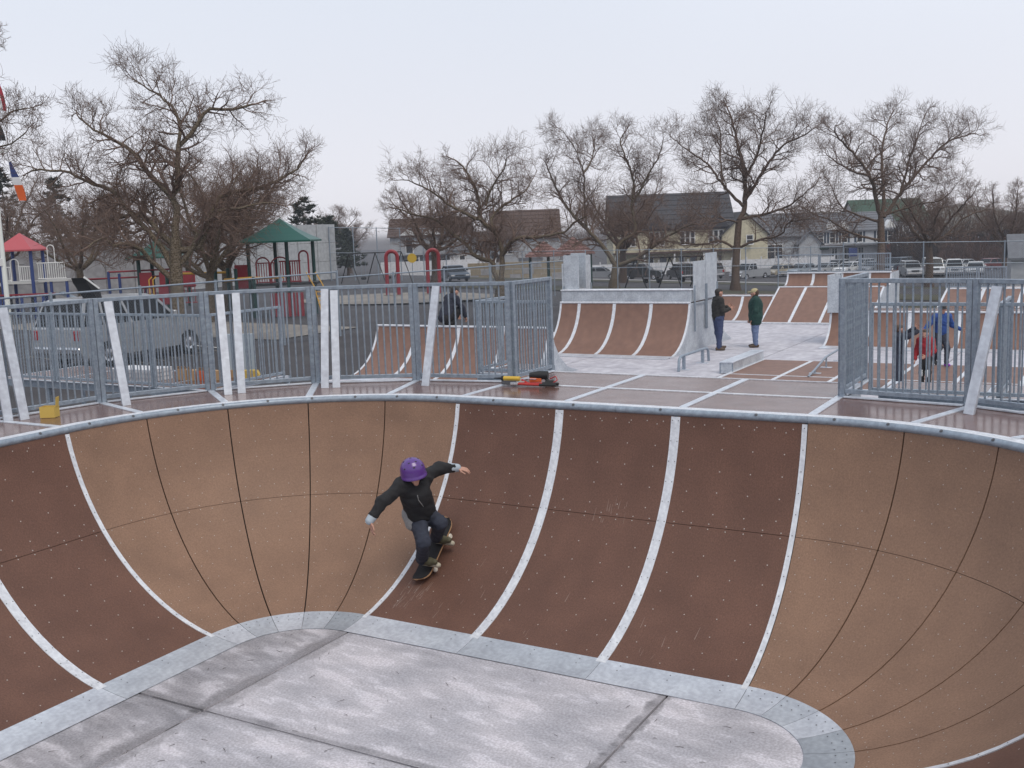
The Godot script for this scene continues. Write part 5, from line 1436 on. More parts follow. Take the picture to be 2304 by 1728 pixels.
	for x in [-2.1, 0.0, 2.1]:
		for s in [-1.0, 1.0]: part("leg", Geo.new().tube([V(x, 2.45, 0), V(x + s * 0.85, 0, s * 0.75)], 0.04, 6), "black", t)
	for x in [-1.0, 1.0]:
		part("seat", Geo.new().box(V(x, 0.45, 0), V(0.4, 0.22, 0.25), Basis.IDENTITY, 0.05), "black", t)
		for s in [-0.18, 0.18]: part("chain", Geo.new().tube([V(x + s, 0.5, 0), V(x + s, 2.45, 0)], 0.012, 4), "galvanised", t)
	t = thing("swing_set", "long black swing frame with bucket seats behind the steel beam", "swing set", V(-23.9, -1.1, -68.8), fc)
	part("top_beam", Geo.new().tube([V(-2.6, 2.3, 0), V(2.6, 2.3, 0)], 0.06, 6), "black", t)
	for x in [-2.5, 0.1, 2.5]:
		for s in [-1.0, 1.0]: part("leg", Geo.new().tube([V(x, 2.3, 0), V(x + s * 0.75, 0, s * 0.8)], 0.05, 6), "black", t)
	for x in [-1.75, -0.75, 1.05, 1.85]:
		part("seat", Geo.new().lathe(V(x, 0.42, 0), [Vector2(0.14, 0), Vector2(0.2, 0.12), Vector2(0.22, 0.32), Vector2(0.18, 0.32), Vector2(0.1, 0.06)], 10), "black", t)
		for s in [-0.2, 0.2]: part("chain", Geo.new().tube([V(x + s, 0.7, 0), V(x + s, 2.3, 0)], 0.012, 4), "galvanised", t)
	# tiled shelter
	t = thing("shelter", "open shelter with two red tiled peaks on dark green posts", "shelter", V(-33.3, -0.95, -69.3), fc)
	for k in 2:
		var c := -1.3 + k * 2.35
		var h := 1.15 + 0.15 * k
		part("roof", hip_roof(3.0 + 0.3 * k, 3.0, h, 2.5 + 0.1 * k), "roof_red_tile", t, Transform3D(Basis.IDENTITY, V(c, 0, -0.3 * k)))
		for j in 5:
			var f := (j + 0.3) / 5.5
			part("tile_course", Geo.new().box(V(c, 2.53 + 0.1 * k + h * f, -0.3 * k), V((3.06 + 0.3 * k) * (1 - f), 0.05, 3.06 * (1 - f))), "roof_red_tile", t)
		part("finial", Geo.new().tube([V(c, 2.6 + h, -0.3 * k), V(c, 3.1 + h, -0.3 * k)], 0.03, 5), "white_plastic", t)
	for x in [-2.4, -1.0, 0.55, 2.35]: part("post", Geo.new().tube([V(x, 0, 0.9 if x != -2.4 else -0.6), V(x, 2.6, 0.9 if x != -2.4 else -0.6)], 0.12, 8), "play_green_post", t)
	t = thing("rules_board", "pale notice board with rows of small dark print beside the shelter post", "sign", V(-31.9, -0.95, -69.0), fc)
	part("board", Geo.new().box(V(0, 1.1, 0), V(1.15, 1.75, 0.05), Basis.IDENTITY, 0.01), "pale_path", t)
	rng.seed = 5
	for r in 9:
		for c in 7:
			if rng.randf() < 0.7: part("print", Geo.new().box(V(-0.42 + c * 0.14, 1.8 - r * 0.165, 0.028), V(0.10, 0.07, 0.004)), "roof_brown", t)
	# road sign, flagpole
	t = thing("road_sign", "round yellow road sign on a post before the white wall", "sign", V(-49.4, -0.6, -71.6), fc)
	part("post", Geo.new().tube([V(0, 0, 0), V(0, 2.4, 0)], 0.035, 6), "galvanised", t)
	part("disc", Geo.new().lathe(V(0, 2.1, 0.05), [Vector2(0, -0.02), Vector2(0.42, -0.02), Vector2(0.42, 0.02), Vector2(0, 0.02)], 18, Basis(Vector3.RIGHT, PI / 2)), "sign_yellow", t)
	t = thing("flagpole", "tall white flagpole at the left picture edge", "flagpole", V(-24.8, 0, -14.7))
	part("pole", Geo.new().tube([V(0, 0, 0), V(0, 4, 0), V(0, 11, 0)], [0.085, 0.07, 0.045], 12), "pole_white", t)
	part("switch_box", Geo.new().box(V(-0.03, 3.15, 0.1), V(0.16, 0.24, 0.12), Basis.IDENTITY, 0.01), "white_plastic", t)
	var ya := V(0.866, 0.17, -0.5)
	part("yardarm", Geo.new().tube([V(0, 6.5, 0) - ya * 0.5, V(0, 6.5, 0) + ya * 0.5], 0.02, 6), "pole_white", t)
	part("halyard", Geo.new().tube([V(0, 6.5, 0) + ya * 0.48, V(0.5, 5.0, -0.29)], 0.006, 4), "black", t)
	flag("striped red and white flag hanging limp at the top of the flagpole", V(-24.76, 9.3, -14.72), 1.5, 0.5, ["flag_red", "flag_white", "flag_red", "flag_white", "flag_red"])
	flag("black flag hanging below the striped one on the flagpole", V(-24.74, 7.85, -14.73), 0.95, 0.3, ["black", "car_dark_blue", "black"])
	flag("blue and orange flag hanging from the yardarm", V(-24.38, 6.25, -14.95), 1.2, 0.34, ["flag_blue", "flag_blue", "flag_white", "flag_orange", "flag_orange"], true)

# limp cloth: strips of colour along (or down) a folded, tapering fall of fabric
func flag(label: String, at: Vector3, h: float, w: float, cols: Array, down := false) -> void:
	var t := thing("hanging_flag", label, "flag", at, deg_to_rad(30.2))
	var n := cols.size()
	for s in n:
		var g := Geo.new()
		var rows := 14
		for j in rows:
			var q := []
			for e in [[0, j], [1, j], [1, j + 1], [0, j + 1]]:
				var u: float = (s + e[0]) / float(n)
				var f: float = e[1] / float(rows)
				if down:
					f = (s + e[1] / float(rows)) / n; u = float(e[0])
				var wide := w * (0.25 + 0.75 * sin(minf(f * 1.9, 1.6))) * (1.0 - 0.35 * f)
				q.append(V(u * wide + f * 0.18, -f * h, 0.07 * sin(u * 7.0 + f * 4.0)))
			g.quad(q[0], q[1], q[2], q[3])
			for k in 4: q[k] += V(0, 0, -0.006)
			g.quad(q[3], q[2], q[1], q[0])
		part("cloth", g, cols[s], t)

# ---------------------------------------------------------------- loose things on the decks
func build_props() -> void:
	var t := thing("carton", "small open yellow carton on the bowl deck by the left railing", "box", V(-3.43, DECK + 0.003, -0.36), 0.5)
	for s in [-1.0, 1.0]:
		part("side", Geo.new().box(V(s * 0.074, 0.055, 0), V(0.004, 0.11, 0.12)), "card_yellow", t)
		part("side", Geo.new().box(V(0, 0.055, s * 0.058), V(0.144, 0.11, 0.004)), "card_yellow", t)
	part("bottom", Geo.new().box(V(0, 0.003, 0), V(0.144, 0.005, 0.112)), "card_yellow", t)
	part("flap", Geo.new().box(V(0.083, 0.155, -0.01), V(0.004, 0.10, 0.07), Basis(Vector3.BACK, -0.12)), "card_yellow", t)
	part("flap", Geo.new().box(V(-0.095, 0.105, 0), V(0.045, 0.004, 0.1), Basis(Vector3.BACK, 0.3)), "card_tan", t)
	t = thing("bolt_cutter", "long bolt cutter with red arms and black grips lying on the bowl deck", "tool", V(0.30, DECK + 0.02, -3.62), 0.14)
	for s in [-1.0, 1.0]:
		part("arm", Geo.new().tube([V(-0.10, 0.01, s * 0.012), V(0.05, 0.01, s * 0.035), V(0.20, 0.01, s * 0.05)], 0.012, 8), "tool_red", t)
		part("grip", Geo.new().tube([V(0.19, 0.01, s * 0.05), V(0.38, 0.01, s * 0.045)], 0.017, 8), "rubber", t)
		part("jaw", Geo.new().prism(PackedVector2Array([Vector2(-0.28, 0.0), Vector2(-0.24, 0.028), Vector2(-0.12, 0.024), Vector2(-0.10, 0.0)]), 0.02, Transform3D(Basis(Vector3.RIGHT, V(0, 0, s), V(0, -s, 0)), V(0, 0.02, 0))), "screw_dark", t)
	part("pivot", Geo.new().box(V(-0.12, 0.012, 0), V(0.09, 0.03, 0.07), Basis.IDENTITY, 0.006), "chrome", t)
	t = thing("caulking_gun", "caulking gun with a yellow tube lying across the bolt cutter", "tool", V(0.12, DECK + 0.075, -3.68), 0.1)
	part("tube", Geo.new().tube([V(-0.12, 0, 0), V(0.08, 0, 0)], 0.026, 12), "tool_yellow", t)
	part("nozzle", Geo.new().tube([V(-0.24, 0, 0), V(-0.135, 0, 0)], [0.004, 0.012], 8), "black", t)
	part("cap", Geo.new().tube([V(-0.14, 0, 0), V(-0.115, 0, 0)], 0.03, 12), "black", t)
	part("rod", Geo.new().tube([V(0.08, 0, 0), V(0.28, 0.0, 0)], 0.006, 6), "chrome", t)
	part("cradle", Geo.new().box(V(0.02, -0.03, 0), V(0.24, 0.012, 0.045)), "play_grey", t)
	part("handle", Geo.new().tube([V(0.1, -0.01, 0), V(0.17, -0.045, 0), V(0.22, -0.05, 0.03)], 0.012, 6), "tool_red", t)
	t = thing("power_tool", "black and orange power tool lying behind the bolt cutter's grips", "tool", V(0.42, DECK + 0.01, -3.78), 0.3)
	part("motor", Geo.new().tube([V(-0.13, 0.1, 0), V(-0.02, 0.1, 0), V(0.08, 0.1, 0)], [0.03, 0.05, 0.045], 12), "black", t)
	part("grip", Geo.new().tube([V(0.04, 0.09, 0), V(0.09, 0.02, 0.02)], 0.022, 8), "black", t)
	part("battery", Geo.new().box(V(0.1, 0.02, 0.02), V(0.1, 0.045, 0.08), Basis.IDENTITY, 0.008), "rubber", t)
	part("body_trim", Geo.new().box(V(-0.06, 0.05, 0.03), V(0.14, 0.05, 0.03), Basis.IDENTITY, 0.01), "tool_orange", t)
	part("cord", Geo.new().tube([V(0.1, 0.06, 0), V(0.17, 0.09, 0.02), V(0.19, 0.05, 0.04), V(0.14, 0.02, 0.06), V(-0.05, 0.012, 0.08), V(-0.16, 0.012, 0.06)], 0.007, 6), "tool_red", t)
	# stores on the low deck at the left
	t = thing("sheet_stack", "low stack of white sheets on the low deck behind the left railings", "sheets", V(-8.6, 1.24, -5.95), 0.05)
	for k in 3: part("sheet", Geo.new().box(V(0.01 * k, 0.035 + k * 0.072, 0.01 * k), V(0.95, 0.068, 0.5), Basis.IDENTITY, 0.004), "white_paint", t)
	rng.seed = 12
	for k in 4:
		var c := thing("carton", ["tan carton on the low deck, leftmost of the row", "tan carton with a dark side on the low deck", "orange printed carton on the low deck", "open tan carton on the low deck, rightmost of the row"][k], "box", V(-7.78 + k * 0.2, 1.24, -6.15 - 0.03 * k), rng.randf_range(-0.3, 0.3))
		var h := 0.16 + 0.06 * rng.randf()
		part("body", Geo.new().box(V(0, h / 2, 0), V(0.18, h, 0.16), Basis.IDENTITY, 0.004), "card_tan" if k != 2 else "tool_orange", c)
		part("flap", Geo.new().box(V(0.0, h + 0.03, 0.07), V(0.17, 0.06, 0.004), Basis(Vector3.RIGHT, 0.4)), "card_tan", c)
	t = thing("sheet_stack", "upright grey-blue corrugated sheets on the low deck before the end railing", "sheets", V(-7.05, 1.36, -6.75), 0.5)
	for k in 4: part("sheet", Geo.new().box(V(-0.21 + k * 0.14, 0.31, 0.02 * k), V(0.135, 0.62, 0.02), Basis.IDENTITY, 0.006), "sheet_blue", t)
	part("base_block", Geo.new().box(V(0, -0.06, 0.02), V(0.5, 0.12, 0.1)), "card_tan", t)
	t = thing("carton", "yellow carton lying under the grey-blue sheets on the low deck", "box", V(-6.78, 1.24, -6.62), 0.5)
	part("body", Geo.new().box(V(0, 0.07, 0), V(0.3, 0.14, 0.14), Basis.IDENTITY, 0.004), "card_yellow", t)
	part("flap", Geo.new().box(V(0.17, 0.08, 0), V(0.05, 0.1, 0.12), Basis(Vector3.BACK, 0.5)), "card_yellow", t)

# ---------------------------------------------------------------- people: a field of tapered bones, meshed as surface nets
func sdf(bones: Array, cell: float, k: float) -> Geo:
	var lo := Vector3(1e9, 1e9, 1e9)
	var hi := -lo
	for b in bones:
		var m: float = maxf(b[2], b[3]) + cell * 3.0
		for p in [b[0], b[1]]:
			lo = lo.min(p - Vector3(m, m, m)); hi = hi.max(p + Vector3(m, m, m))
	var nx := int((hi.x - lo.x) / cell) + 2
	var ny := int((hi.y - lo.y) / cell) + 2
	var nz := int((hi.z - lo.z) / cell) + 2
	var f := PackedFloat32Array()
	f.resize(nx * ny * nz); f.fill(1.0)
	for b in bones:
		var a: Vector3 = b[0]
		var ab: Vector3 = b[1] - b[0]
		var l2 := maxf(ab.length_squared(), 1e-9)
		var ra: float = b[2]
		var rb: float = b[3]
		var m := maxf(ra, rb) + k + cell * 2.0
		var p0 := (a.min(b[1]) - Vector3(m, m, m) - lo) / cell
		var p1 := (a.max(b[1]) + Vector3(m, m, m) - lo) / cell
		for z in range(maxi(0, int(p0.z)), mini(nz, int(p1.z) + 2)):
			for y in range(maxi(0, int(p0.y)), mini(ny, int(p1.y) + 2)):
				var i := (z * ny + y) * nx
				for x in range(maxi(0, int(p0.x)), mini(nx, int(p1.x) + 2)):
					var p := lo + Vector3(x, y, z) * cell - a
					var t := clampf(p.dot(ab) / l2, 0.0, 1.0)
					var d := (p - ab * t).length() - ra - (rb - ra) * t
					var o := f[i + x]
					var h := maxf(k - absf(o - d), 0.0) / k
					f[i + x] = minf(o, d) - h * h * k * 0.25
	var g := Geo.new()
	var id := {}
	var sx := 1
	var sy := nx
	var sz := nx * ny
	for z in nz - 1:
		for y in ny - 1:
			var row := (z * ny + y) * nx
			for x in nx - 1:
				var i := row + x
				var c0 := f[i]
				if absf(c0) > cell * 2.0: continue
				var c := [c0, f[i + sx], f[i + sy], f[i + sx + sy], f[i + sz], f[i + sx + sz], f[i + sy + sz], f[i + sx + sy + sz]]
				var neg := 0
				for e in c: if e < 0.0: neg += 1
				if neg == 0 or neg == 8: continue
				var sum := Vector3.ZERO
				var cnt := 0
				for e in [[0, 1], [2, 3], [4, 5], [6, 7], [0, 2], [1, 3], [4, 6], [5, 7], [0, 4], [1, 5], [2, 6], [3, 7]]:
					var u: float = c[e[0]]
					var w: float = c[e[1]]
					if (u < 0.0) != (w < 0.0):
						var t := u / (u - w)
						var q0 := Vector3(e[0] & 1, (e[0] >> 1) & 1, e[0] >> 2)
						var q1 := Vector3(e[1] & 1, (e[1] >> 1) & 1, e[1] >> 2)
						sum += q0.lerp(q1, t); cnt += 1
				id[i] = g.v.size()
				g.v.append(lo + (Vector3(x, y, z) + sum / cnt) * cell)
				g.n.append(Vector3(c[1] - c[0] + c[3] - c[2] + c[5] - c[4] + c[7] - c[6], c[2] - c[0] + c[3] - c[1] + c[6] - c[4] + c[7] - c[5], c[4] - c[0] + c[5] - c[1] + c[6] - c[2] + c[7] - c[3]).normalized())
	for i in id:
		for ax in [[sx, sy, sz], [sy, sz, sx], [sz, sx, sy]]:
			var e: int = i + ax[0]
			if (f[i] < 0.0) == (f[e] < 0.0): continue
			var p: int = i - ax[1]
			var q: int = i - ax[2]
			var r: int = p - ax[2]
			if not (id.has(p) and id.has(q) and id.has(r)): continue
			if f[i] < 0.0: g.ix.append_array(PackedInt32Array([id[i], id[r], id[p], id[i], id[q], id[r]]))
			else: g.ix.append_array(PackedInt32Array([id[i], id[p], id[r], id[i], id[r], id[q]]))
	return g

func creased(g: Geo, amp: float, freq: float) -> Geo:      # folds of cloth
	var f := FastNoiseLite.new()
	f.seed = 4; f.frequency = freq; f.fractal_octaves = 2
	var acc := PackedVector3Array()
	acc.resize(g.v.size())
	for i in g.v.size():
		var p := g.v[i]
		g.v[i] = p + g.n[i] * amp * (1.0 - 2.2 * absf(f.get_noise_3d(p.x + p.y * 0.35, p.y * 1.5, p.z - p.y * 0.3)))
	for k in range(0, g.ix.size(), 3):
		var a := g.ix[k]
		var b := g.ix[k + 1]
		var c := g.ix[k + 2]
		var m := (g.v[c] - g.v[a]).cross(g.v[b] - g.v[a])
		acc[a] += m; acc[b] += m; acc[c] += m
	for i in g.v.size():
		var m := acc[i].normalized()
		g.n[i] = m if m.dot(g.n[i]) > 0.0 else -m
	return g

func join(a: Geo, b: Geo) -> void:
	var off := a.v.size()
	a.v.append_array(b.v); a.n.append_array(b.n)
	for e in b.ix: a.ix.append(e + off)

# five fingers on a palm: d points from the wrist to the fingertips, m out of the back of the hand
func hand_bones(w: Vector3, d: Vector3, m: Vector3, s: float, curl: float, thumb_side: float) -> Array:
	d = d.normalized()
	m = (m - d * m.dot(d)).normalized()
	var x := d.cross(m) * thumb_side
	var out := []
	for i in 4:
		var k := w + d * (0.085 - 0.004 * absf(i - 1.2)) * s + x * (0.030 - i * 0.020) * s
		out.append([w + x * (0.012 - i * 0.008) * s, k, 0.014 * s, 0.011 * s])
		var L: float = [0.070, 0.078, 0.072, 0.056][i] * s
		var p := k
		var a := curl * 0.5
		for j in 3:
			var q: Vector3 = p + (d * cos(a) - m * sin(a) + x * (0.10 - i * 0.07)) * L * [0.45, 0.32, 0.25][j]
			out.append([p, q, (0.0095 - j * 0.0008) * s, (0.009 - j * 0.001) * s])
			p = q
			a += curl
	var b := w + d * 0.025 * s + x * 0.022 * s
	var c := b + (d * 0.6 + x * 0.8 - m * 0.15) * 0.045 * s
	out.append([b, c, 0.013 * s, 0.0105 * s])
	out.append([c, c + (d * 0.9 + x * 0.45 - m * 0.3 * curl) * 0.048 * s, 0.0105 * s, 0.008 * s])
	return out

func head_bones(c: Vector3, f: Vector3, u: Vector3, s: float) -> Array:
	f = f.normalized()
	u = (u - f * u.dot(f)).normalized()
	var r := f.cross(u)
	var out := [[c + u * 0.025 * s - f * 0.015 * s, c + u * 0.02 * s + f * 0.02 * s, 0.088 * s, 0.082 * s], [c - u * 0.03 * s + f * 0.03 * s, c - u * 0.085 * s + f * 0.058 * s, 0.062 * s, 0.030 * s],
		[c + f * 0.088 * s + u * 0.004 * s, c + f * 0.108 * s - u * 0.028 * s, 0.009 * s, 0.014 * s], [c + f * 0.078 * s - u * 0.058 * s - r * 0.016 * s, c + f * 0.078 * s - u * 0.058 * s + r * 0.016 * s, 0.013 * s, 0.013 * s]]
	for e in [-1.0, 1.0]: out.append([c + r * e * 0.084 * s + u * 0.01 * s, c + r * e * 0.088 * s - u * 0.03 * s - f * 0.005 * s, 0.016 * s, 0.011 * s])
	return out

func eyes(t: Node3D, c: Vector3, f: Vector3, u: Vector3, s: float) -> void:
	f = f.normalized()
	u = (u - f * u.dot(f)).normalized()
	var r := f.cross(u)
	for e in [-1.0, 1.0]:
		part("eye", Geo.new().ball(c + f * 0.083 * s + r * e * 0.032 * s + u * 0.006 * s, Vector3(0.011, 0.008, 0.011) * s, 5, 8), "white_plastic", t)
		part("eyebrow", Geo.new().tube([c + f * 0.092 * s + r * e * 0.018 * s + u * 0.026 * s, c + f * 0.084 * s + r * e * 0.048 * s + u * 0.026 * s], 0.005 * s, 5), "hair_dark", t)
	part("mouth", Geo.new().tube([c + f * 0.090 * s - u * 0.056 * s - r * 0.02 * s, c + f * 0.0935 * s - u * 0.055 * s, c + f * 0.090 * s - u * 0.056 * s + r * 0.02 * s], 0.004 * s, 5), "shoe_brown", t)

# joints: head, neck, chest, pelvis, shl/shr, ell/elr, wrl/wrr, hil/hir, knl/knr, anl/anr, tol/tor (toe tips)
func person(label: String, J: Dictionary, look: Dictionary, at := Vector3.ZERO, turn := 0.0) -> Node3D:
	var t := thing("person", label, "person", at, turn)
	var s: float = look.get("size", 1.0)           # 1 for an adult build
	var cell: float = look.get("cell", 0.02)
	var fat: float = look.get("fat", 1.0)
	var F: Vector3 = look.face
	var U: Vector3 = look.get("up", Vector3.UP)
	# skin: one continuous body under the clothes, then head and hands on finer grids
	var core := [[J.neck - (J.head - J.neck) * 0.2, J.head, 0.055 * s, 0.05 * s], [J.neck, J.pelvis, 0.08 * s, 0.09 * s], [J.shl, J.shr, 0.045 * s, 0.045 * s], [J.hil, J.hir, 0.07 * s, 0.07 * s]]
	for e in ["l", "r"]:
		core.append_array([[J["sh" + e], J["el" + e], 0.04 * s, 0.032 * s], [J["el" + e], J["wr" + e], 0.034 * s, 0.024 * s], [J["hi" + e], J["kn" + e], 0.06 * s, 0.04 * s], [J["kn" + e], J["an" + e], 0.042 * s, 0.028 * s]])
	var skin_ := sdf(core, cell, 0.03 * s)
	join(skin_, sdf(head_bones(J.head, F, U, s), minf(cell * 0.55, 0.011), 0.03 * s))
	for e in ["l", "r"]:
		var d: Vector3 = J["wr" + e] - J["el" + e]
		d = look.get("hand_" + e, d)
		join(skin_, sdf(hand_bones(J["wr" + e] + d.normalized() * 0.012, d, look.get("back_" + e, U.cross(d) if absf(d.normalized().dot(U)) < 0.9 else F), s, look.get("curl", 0.45), 1.0 if e == "l" else -1.0), minf(cell * 0.4, 0.007), 0.006 * s))
	part("body", skin_, "skin", t)
	eyes(t, J.head, F, U, s)
	# clothes
	var j := 0.028 * s
	var top := [[J.shl, J.shr, 0.062 * s + j, 0.062 * s + j], [J.neck, J.chest, 0.06 * s + j, 0.10 * s * fat + j], [J.chest.lerp(J.shl, 0.35), J.chest.lerp(J.hil, 0.75), 0.085 * s * fat + j, 0.085 * s * fat + j], [J.chest.lerp(J.shr, 0.35), J.chest.lerp(J.hir, 0.75), 0.085 * s * fat + j, 0.085 * s * fat + j], [J.chest, J.pelvis, 0.10 * s * fat + j, 0.10 * s * fat + j]]
	for e in ["l", "r"]:
		top.append_array([[J["sh" + e], J["el" + e], 0.056 * s + j * 0.7, 0.042 * s + j * 0.7], [J["el" + e], J["el" + e].lerp(J["wr" + e], look.get("sleeve", 0.97)), 0.043 * s + j * 0.7, 0.031 * s + j * 0.7]])
	if look.has("skirt"):                       # a coat reaching over the hips
		top.append_array([[J.hil, J.hil.lerp(J.knl, look.skirt), 0.10 * s * fat + j, 0.085 * s * fat + j], [J.hir, J.hir.lerp(J.knr, look.skirt), 0.10 * s * fat + j, 0.085 * s * fat + j]])
	part("jacket", creased(sdf(top, cell, 0.05 * s), 0.011 * s, 5.0), look.top, t)
	var lf: float = look.get("leg", 1.0)
	var legs := [[J.hil, J.hir, 0.088 * s * fat, 0.088 * s * fat], [J.pelvis, J.hil.lerp(J.hir, 0.5), 0.10 * s * fat, 0.09 * s]]
	for e in ["l", "r"]:
		var kn: Vector3 = J["kn" + e]
		var an: Vector3 = J["an" + e]
		legs.append_array([[J["hi" + e], kn, 0.090 * s * fat, 0.072 * s * lf], [kn, an + (kn - an).normalized() * 0.01, 0.070 * s * lf, (0.066 if look.get("baggy", false) else 0.058) * s]])
	part("trousers", creased(sdf(legs, cell, 0.045 * s), 0.011 * s, 6.0), look.legs, t)
	for e in ["l", "r"]:
		var an: Vector3 = J["an" + e]
		var to: Vector3 = J["to" + e]
		var down: Vector3 = (an - J["kn" + e]).normalized()
		if look.has("sole"): down = -look.sole
		var d := (to - an)
		d = (d - down * d.dot(down)).normalized()
		var heel := an + down * 0.045 * s - d * 0.045 * s
		part("shoe", sdf([[an - down * 0.01, heel, 0.036 * s, 0.036 * s], [heel, heel + d * 0.13 * s, 0.037 * s, 0.044 * s], [heel + d * 0.13 * s, heel + d * 0.21 * s, 0.044 * s, 0.034 * s]], minf(cell, 0.012), 0.03 * s), look.get("shoe_" + e, look.shoes), t)
	var u2 := (U - F.normalized() * U.dot(F.normalized())).normalized()
	if look.has("hair"):
		part("hair", sdf([[J.head + u2 * 0.045 * s - F * 0.03 * s, J.head + u2 * 0.05 * s + F * 0.012 * s, 0.086 * s, 0.082 * s], [J.head + u2 * 0.03 * s - F * 0.045 * s, J.head - u2 * 0.03 * s - F * 0.05 * s, 0.08 * s, 0.065 * s]], minf(cell, 0.013), 0.03), look.hair, t)
	if look.has("cap"):
		var cp := part("cap", sdf([[J.head + u2 * 0.055 * s - F * 0.02 * s, J.head + u2 * 0.055 * s + F * 0.015 * s, 0.094 * s, 0.09 * s]], minf(cell, 0.013), 0.03), look.cap, t)
		var r := F.normalized().cross(u2)
		part("visor", Geo.new().box(J.head + u2 * 0.055 * s + F.normalized() * 0.13 * s, V(0.15, 0.014, 0.10) * s, Basis(r, u2, -F.normalized()), 0.005), look.get("visor", look.cap), cp)
	return t

func standing(h: float, lean := 0.0) -> Dictionary:        # facing +x, left hand towards -z
	var k := h / 1.75
	return {"head": V(0.03 + lean, 1.625, 0) * k, "neck": V(0.0 + lean * 0.8, 1.49, 0) * k, "chest": V(0.0 + lean * 0.6, 1.28, 0) * k, "pelvis": V(0, 0.98, 0) * k,
		"shl": V(lean * 0.7, 1.43, -0.175) * k, "shr": V(lean * 0.7, 1.43, 0.175) * k, "ell": V(0.0, 1.13, -0.24) * k, "elr": V(0.0, 1.13, 0.24) * k, "wrl": V(0.10, 0.90, -0.24) * k, "wrr": V(0.10, 0.90, 0.24) * k,
		"hil": V(0, 0.93, -0.09) * k, "hir": V(0, 0.93, 0.09) * k, "knl": V(0.02, 0.50, -0.10) * k, "knr": V(0.02, 0.50, 0.10) * k, "anl": V(0, 0.095, -0.11) * k, "anr": V(0, 0.095, 0.11) * k, "tol": V(0.2, 0.09, -0.13) * k, "tor": V(0.2, 0.09, 0.13) * k}

